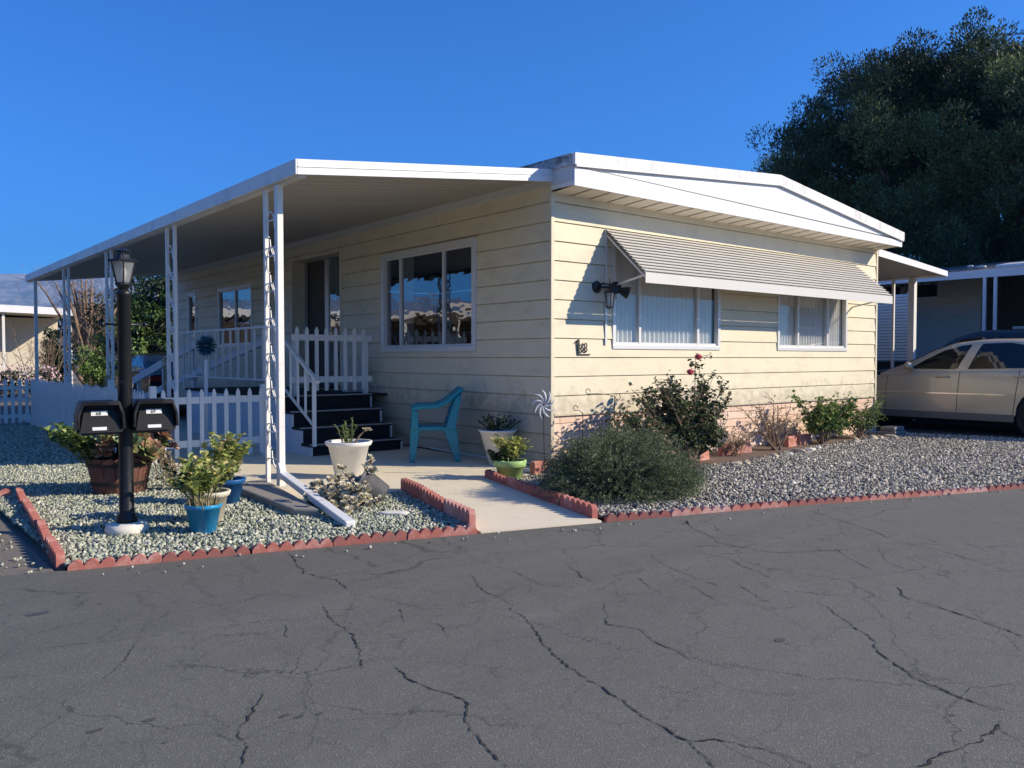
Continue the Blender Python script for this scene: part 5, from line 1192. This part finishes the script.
m = MB(); m.extr([(13.345, -9, 3.15), (16.5, -9, 3.6), (24, -9, 3.9), (24, -9, 4.0), (16.5, -9, 3.72), (13.345, -9, 3.23)], (0, 23, 0)); rfn = m.build('roof', 'pot_grey', nb)
m = MB()
for k in range(20): m.extr([(16.30, 1.72, .1+k*.175), (16.27, 1.72, .1+k*.175), (16.295, 1.72, .27+k*.175), (16.30, 1.72, .27+k*.175)], (0, 12.2, 0))
m.box((16.31, 1.72, 0), (16.36, 14, 3.62)); m.build('wall', 'neigh', nb)
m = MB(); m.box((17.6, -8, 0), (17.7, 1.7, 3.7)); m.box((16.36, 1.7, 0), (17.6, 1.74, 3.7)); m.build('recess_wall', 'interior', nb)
w = MB(); w.box((16.24, 2.72, 2.88), (16.30, 3.42, 3.30)); w = w.build('window', 'alu_bright', nb); MB().box((16.225, 2.78, 2.93), (16.236, 3.36, 3.25)).build('pane', 'car_glass', w)
w = MB(); w.box((16.24, 3.7, 2.6), (16.30, 5.0, 3.30)); w = w.build('window', 'alu_bright', nb); MB().box((16.225, 3.76, 2.65), (16.236, 4.94, 3.25)).build('pane', 'car_glass', w)
for y in (.28, .50, -3.6, -6.5): MB().box((13.31, y-.03, 0), (13.37, y+.03, 3.08)).build('post', 'white', nb)
m = MB(); m.box((14.4, -5, 1.96), (14.45, .3, 2.02)); m.box((14.4, -.42, 1.0), (14.45, -.36, 1.96)); m.build('storage_rail', 'neigh', nb)
for y, h, r_ in ((.92, .13, .09), (1.15, .16, .05)): m = MB(); m.s = True; m.lathe([(r_, 0), (r_, h), (r_*1.3, h), (r_*1.3, h+.03), (.01, h+.05)], (14.2, y, 3.26), 14); m.build('roof_vent', 'alu_bright', nb)
MB().extr([(14.2, -.1, 3.36), (14.9, -.1, 3.46), (14.9, .6, 3.46), (14.2, .6, 3.36)], (0, 0, .06)).build('skylight', 'white', nb)
sc = empty('louvred_screen', (12.9, 2.6, 0), 'pale ribbed metal screen standing behind the side carport posts', 'screen')
m = MB()
for k in range(22): z = 1.24+k*.07; m.extr([(12.90, 1.95, z), (12.865, 1.95, z+.012), (12.885, 1.95, z+.07), (12.90, 1.95, z+.07)], (0, 2.6, 0))
m.build('slat_panel', 'slat', sc)
for y in (1.93, 3.2, 4.5): MB().box((12.87, y, 0), (12.93, y+.05, 2.82)).build('screen_post', 'white', sc)
MB().box((12.91, 1.98, .1), (12.93, 4.5, 1.22)).build('lower_panel', 'dark', sc)

# ------------------------------------------------------------------ trees
def limb_tree(e, base, targets, r0, seed, mat='bark', mid_h=.45):
    rr = random.Random(seed); B = Vector(base); m = MB(); m.s = True
    for T in targets:
        T = Vector(T); pts = []; k = 9; s1 = Vector((B.x+(T.x-B.x)*.12, B.y+(T.y-B.y)*.12, B.z+(T.z-B.z)*mid_h))
        for i in range(k):
            t = i/(k-1); p = (1-t)**2*B+2*(1-t)*t*s1+t*t*T; pts.append(p+Vector((rr.uniform(-1, 1), rr.uniform(-1, 1), 0))*r0*.25*(0 < i < k-1))
        m.tube(pts, [r0*(1-.9*i/(k-1))**1.1+.015 for i in range(k)], 8)
    return m.build('trunk', mat, e)
def clumps(name, C_, rad, per, ln, wd, mat, par, seed, up=.5, flat=.7, tints=None):
    g = np.random.default_rng(seed); n = len(C_); D = g.normal(size=(n*per, 3)); D /= np.linalg.norm(D, axis=1, keepdims=True)
    q = g.uniform(.35, 1, n*per)**.7; rr_ = np.repeat(rad, per)*q; P = np.repeat(C_, per, 0)+D*rr_[:, None]*np.array([1, 1, flat])
    DD = D+np.array([0, 0, up])+g.normal(0, .35, D.shape); base_t = np.repeat(g.uniform(.25, .65, n) if tints is None else tints, per)
    return leaf_cloud(name, P, DD, ln, wd, mat, par, seed=seed+1, tint=base_t, tvar=.55)
cxp, cyp = 24.95, 3.5
e = empty('pine_tree', (cxp, cyp, 0), 'huge dark spreading pine tree towering behind the right end of the house', 'tree')
g = np.random.default_rng(77); Cs = []; Rs = []; tips = []; Ts = []
prof = [(0, 11.1), (4.4, 10.7), (6.2, 10.1), (7.6, 9.2), (8.7, 8.1), (9.6, 6.6)]
while len(tips) < 360:
    a = g.uniform(0, 6.283); rho = 8.05*math.sqrt(g.uniform(0, 1)); ed = 1+.05*math.sin(a*5)+.05*math.sin(a*11); zt_ = interp(rho/ed, prof)+.45*math.sin(a*7+rho)+.35*math.sin(rho*3); zl_ = 2.8+1.9*(rho/9.4)**2
    z = zt_-(zt_-zl_)*g.uniform(0, 1)**1.7
    if rho < 5 and z < 8 and g.uniform() < .5: continue
    B_ = np.array((cxp+rho*math.cos(a), cyp+rho*math.sin(a), z-.5)); tips.append(tuple(B_)); out = np.array((math.cos(a), math.sin(a), .2)); br = g.uniform(.1, .9)**1.3
    for k in range(10):
        Cs.append(B_+g.normal(0, 1, 3)*np.array([.55, .55, .30])+out*g.uniform(-.3, .7)); Rs.append(g.uniform(.36, .68)); Ts.append(br)
Cs = np.array(Cs); clumps('crown', Cs, np.array(Rs), 300, .11, .045, 'pine', e, 78, .9, .85, np.array(Ts))
limb_tree(e, (cxp-.5, cyp, 0), tips[::14], .34, 79, 'bark', .35)
e = empty('leafy_tree', (20.6, 1.7, 0), 'lighter green bushy tree in front of the pine at the right edge', 'tree')
g = np.random.default_rng(80); C2 = np.array([(20.6, 1.7, 3.9)])+g.normal(0, 1, (46, 3))*np.array([.6, .6, .55]); clumps('crown', C2, g.uniform(.3, .5, 46), 260, .10, .06, 'green_leaf', e, 81, .2, .9); limb_tree(e, (20.6, 1.7, 0), [tuple(c) for c in C2[::6]], .09, 82)
# left background
e = empty('dark_evergreen_tree', (1.9, 21.3, 0), 'dense dark green tree seen under the carport right of the lamp post', 'tree')
g = np.random.default_rng(83); C3 = np.array([(2.0, 21.6, 2.5)])+g.normal(0, 1, (80, 3))*np.array([.62, .5, .85]); clumps('crown', C3, g.uniform(.25, .5, 80), 300, .13, .05, 'dark_leaf', e, 84, -.5, 1.1)
C3b = np.array([(1.6, 21.2, 2.9)])+g.normal(0, 1, (20, 3))*np.array([.6, .4, .7]); clumps('bright_leaves', C3b, g.uniform(.15, .3, 20), 160, .13, .05, 'green_leaf', e, 85, -.5, 1.1); limb_tree(e, (2.0, 21.6, 0), [tuple(c) for c in C3[::9]], .12, 86)
e = empty('bare_tree', (.7, 25.6, 0), 'bare twiggy tree with reddish brown branches against the mountains', 'tree')
rr = random.Random(87); T = [(.75+rr.gauss(0, .65), 25.8+rr.gauss(0, .5), rr.uniform(1.6, 4.2)) for i in range(34)]; limb_tree(e, (.75, 25.8, 0), T, .10, 88, 'twig', .5)
m = MB()
for i in range(900):
    t = Vector(rr.choice(T)); q = t+Vector((rr.gauss(0, .3), rr.gauss(0, .3), rr.gauss(-.2, .35))); w = q+Vector((rr.gauss(0, .22), rr.gauss(0, .2), rr.uniform(.05, .4))); m.tube([q, q.lerp(w, .5)+Vector((.02, 0, 0)), w], [.008, .006, .003], 3, False)
m.build('twigs', 'twig', e)
e = empty('autumn_tree', (.85, 23.4, 0), 'small tree with yellow orange autumn leaves between the carport posts', 'tree')
g = np.random.default_rng(89); C4 = np.array([(.95, 23.6, 1.45)])+g.normal(0, 1, (34, 3))*np.array([.5, .4, .42]); clumps('crown', C4, g.uniform(.15, .32, 34), 120, .09, .055, 'autumn', e, 90, .1, .9); limb_tree(e, (.95, 23.6, 0), [tuple(c) for c in C4[::5]], .05, 91)
e = empty('green_bush', (-.1, 22.0, 0), 'round yellow green bush left of the autumn tree behind the fence', 'bush')
C5 = np.array([(.05, 21.8, .95)])+g.normal(0, 1, (30, 3))*np.array([.36, .3, .35]); clumps('leaves', C5, g.uniform(.15, .3, 30), 150, .08, .05, 'green_leaf', e, 92, .2, .9)
e = empty('ivy_column', (-1.05, 22.3, 0), 'narrow dark ivy covered shrub in front of the sunlit cream wall', 'bush')
C5 = np.array([(-.95, 22.3, 1.1)])+g.normal(0, 1, (34, 3))*np.array([.16, .16, .55]); clumps('leaves', C5, g.uniform(.12, .22, 34), 130, .08, .05, 'dark_leaf', e, 93, .2, 1)
e = empty('bare_shrub', (-1.5, 21, 0), 'pale thin branched bare shrub in front of the cream wall behind the fence', 'bush')
rr = random.Random(94); m = MB()
for i in range(26):
    b = Vector((-1.5+rr.uniform(-.3, .3), 21, 0)); t = b+Vector((rr.gauss(0, .5), rr.gauss(0, .2), rr.uniform(1.4, 2.4))); m.tube([b, b.lerp(t, .5)+Vector((rr.gauss(0, .08), 0, 0)), t], [.014, .010, .004], 5)
    for k in range(6): q = b.lerp(t, rr.uniform(.4, 1)); m.tube([q, q+Vector((rr.gauss(0, .2), rr.gauss(0, .1), rr.uniform(.1, .4)))], [.006, .003], 4)
m.build('branches', 'dry' if False else 'twig', e)
e = empty('flowering_bush', (-2.5, 19.0, 0), 'bush covered with pink and white blossom behind the far left fence', 'bush')
g = np.random.default_rng(95); C6 = np.array([(-2.7, 18.6, .55)])+g.uniform(-1, 1, (60, 3))*np.array([1.5, .6, .35]); clumps('leaves', C6, g.uniform(.15, .25, 60), 90, .07, .05, 'dark_leaf', e, 96); clumps('blossom', C6+np.array([0, -.1, .12]), g.uniform(.16, .26, 60), 18, .07, .06, 'petal_pink', e, 97)
# neighbour left
nl = empty('neighbouring_home', (-4, 38, 0), 'low neighbouring home far left with a dark carport and sunlit cream wall', 'house')
m = MB(); m.extr([(-16, 32.5, 3.55), (1.9, 32.5, 3.12), (1.9, 32.5, 3.42), (-16, 32.5, 3.85)], (0, .06, 0)); m.build('fascia', 'white', nl)
m = MB(); m.extr([(-16, 32.56, 3.58), (1.85, 32.56, 3.15), (1.85, 32.56, 3.38), (-16, 32.56, 3.8)], (0, 10, 0)); m.build('roof', 'neigh_cream', nl)
m = MB(); m.box((-16, 37, 0), (-1.2, 37.2, 3.2)); m.box((-1.2, 35.4, 0), (1.6, 37.4, 3.1)); m.box((-7, 33.4, 0), (1.2, 33.55, 1.55)); m.build('wall', 'neigh_cream', nl)
for x in (-7, -3.9, -.9, 1.6): MB().box((x-.05, 32.7, 0), (x+.05, 32.8, 3.2)).build('post', 'neigh', nl)
w = MB(); w.box((-5.4, 36.94, 1.1), (-3.6, 37, 2.4)); w = w.build('window', 'alu', nl); MB().box((-5.3, 36.92, 1.2), (-3.7, 36.935, 2.3)).build('pane', 'car_glass', w)
m = MB(); m.box((-16, 37.2, 2.9), (1.6, 46, 3.0)); m.build('rear_roof', 'roof', nl)
lh = empty('neighbouring_home', (-16, 8, 0), 'brown mobile home with white carport posts across the lot, mirrored in the side window', 'house')
m = MB(); m.box((-24, -3, 0), (-17, 60, 3.1)); m.build('wall', 'bark', lh); m = MB(); m.box((-24.2, -3.2, 3.1), (-13.4, 60.2, 3.3)); m.build('roof', 'neigh', lh)
for y in range(-3, 60, 4): MB().box((-13.6, y-.05, 0), (-13.5, y+.05, 3.1)).build('post', 'white', lh)
for y in (2, 8, 14, 20): MB().box((-16.99, y-.8, 1.2), (-16.95, y+.8, 2.3)).build('window', 'car_glass', lh)
# row of distant trees and roofs that close the view (also seen mirrored in the side window)
for i, (x, y, h, r_, lab) in enumerate([(-9, 44, 5.2, 2.6, 'distant round green tree behind the far left neighbouring home'), (6, 47, 5.0, 2.4, 'distant green tree beyond the evergreen under the carport'), (-26, 30, 7, 3.2, 'broad green tree standing far out to the left of the view')]):
    e = empty('distant_tree', (x, y, 0), lab, 'tree'); g = np.random.default_rng(200+i); C7 = np.array([(x, y, h*.62)])+g.normal(0, 1, (60, 3))*np.array([r_*.42, r_*.42, h*.15]); clumps('crown', C7, g.uniform(.5, .9, 60), 160, .22, .12, 'dark_leaf', e, 210+i); limb_tree(e, (x, y, 0), [tuple(c) for c in C7[::9]], .2, 220+i)

# ------------------------------------------------------------------ light, sky, camera
SE, az = R(27.5), (.70, -.714)
sun = bpy.data.lights.new('sun', 'SUN'); sun.energy = 5.0; sun.angle = R(.53); sun.color = (1, .88, .70)
so = bpy.data.objects.new('sun', sun); COL.objects.link(so)
to = Vector((az[0]*math.cos(SE), az[1]*math.cos(SE), math.sin(SE))); so.rotation_euler = to.to_track_quat('Z', 'Y').to_euler(); so.location = (20, -20, 20)
wd_ = bpy.data.worlds.new('World'); SC.world = wd_; wd_.use_nodes = True; nt = wd_.node_tree; bg = nt.nodes['Background']
sk = nt.nodes.new('ShaderNodeTexSky'); sk.sky_type = 'NISHITA'; sk.sun_disc = False; sk.sun_elevation = SE; sk.sun_rotation = math.atan2(az[0], az[1])
sk.altitude = 300; sk.air_density = 1.0; sk.dust_density = .4; sk.ozone_density = 3.0
mul = nt.nodes.new('ShaderNodeMix'); mul.data_type = 'RGBA'; mul.blend_type = 'MULTIPLY'; mul.inputs[0].default_value = 1; mul.inputs[7].default_value = (.35, .94, 1.93, 1)
nt.links.new(sk.outputs[0], mul.inputs[6]); nt.links.new(mul.outputs[2], bg.inputs[0]); bg.inputs[1].default_value = .070
hz = bpy.data.materials.new('haze'); hz.use_nodes = True; n_ = hz.node_tree; n_.nodes.clear(); ho = n_.nodes.new('ShaderNodeOutputMaterial'); pv = n_.nodes.new('ShaderNodeVolumePrincipled')
pv.inputs['Color'].default_value = (.14, .50, 1, 1); pv.inputs['Density'].default_value = .00026; pv.inputs['Anisotropy'].default_value = .2; n_.links.new(pv.outputs[0], ho.inputs['Volume'])
M['haze'] = hz; hb = MB().box((-3600, -3200, -4), (3200, 3400, 420)).build('haze', 'haze'); tag(hb, 'thin pale blue air haze fading the far mountains', 'haze', kind='stuff')
cam = bpy.data.cameras.new('camera'); cam.sensor_width = 36; cam.lens = 827/1024*36; cam.clip_end = 12000; cam.clip_start = .05
co = bpy.data.objects.new('camera', cam); COL.objects.link(co); SC.camera = co
f, hy = 827., 358.; aR = math.atan((1520-512)/f); p_ = math.atan((384-hy)/f)
fwv = Vector((math.cos(aR)*math.cos(p_), math.sin(aR)*math.cos(p_), -math.sin(p_))); rtv = Vector((math.sin(aR), -math.cos(aR), 0)); upv = rtv.cross(fwv)
mt = Matrix((rtv, upv, -fwv)).transposed().to_4x4(); mt.translation = Vector((-6.3617, -7.0464, 1.3)); co.matrix_world = mt
SC.view_settings.view_transform = 'Standard'; SC.view_settings.look = 'None'; SC.view_settings.exposure = .52; SC.view_settings.gamma = 1
SC.render.engine = 'CYCLES'; SC.render.resolution_x = 1024; SC.render.resolution_y = 768
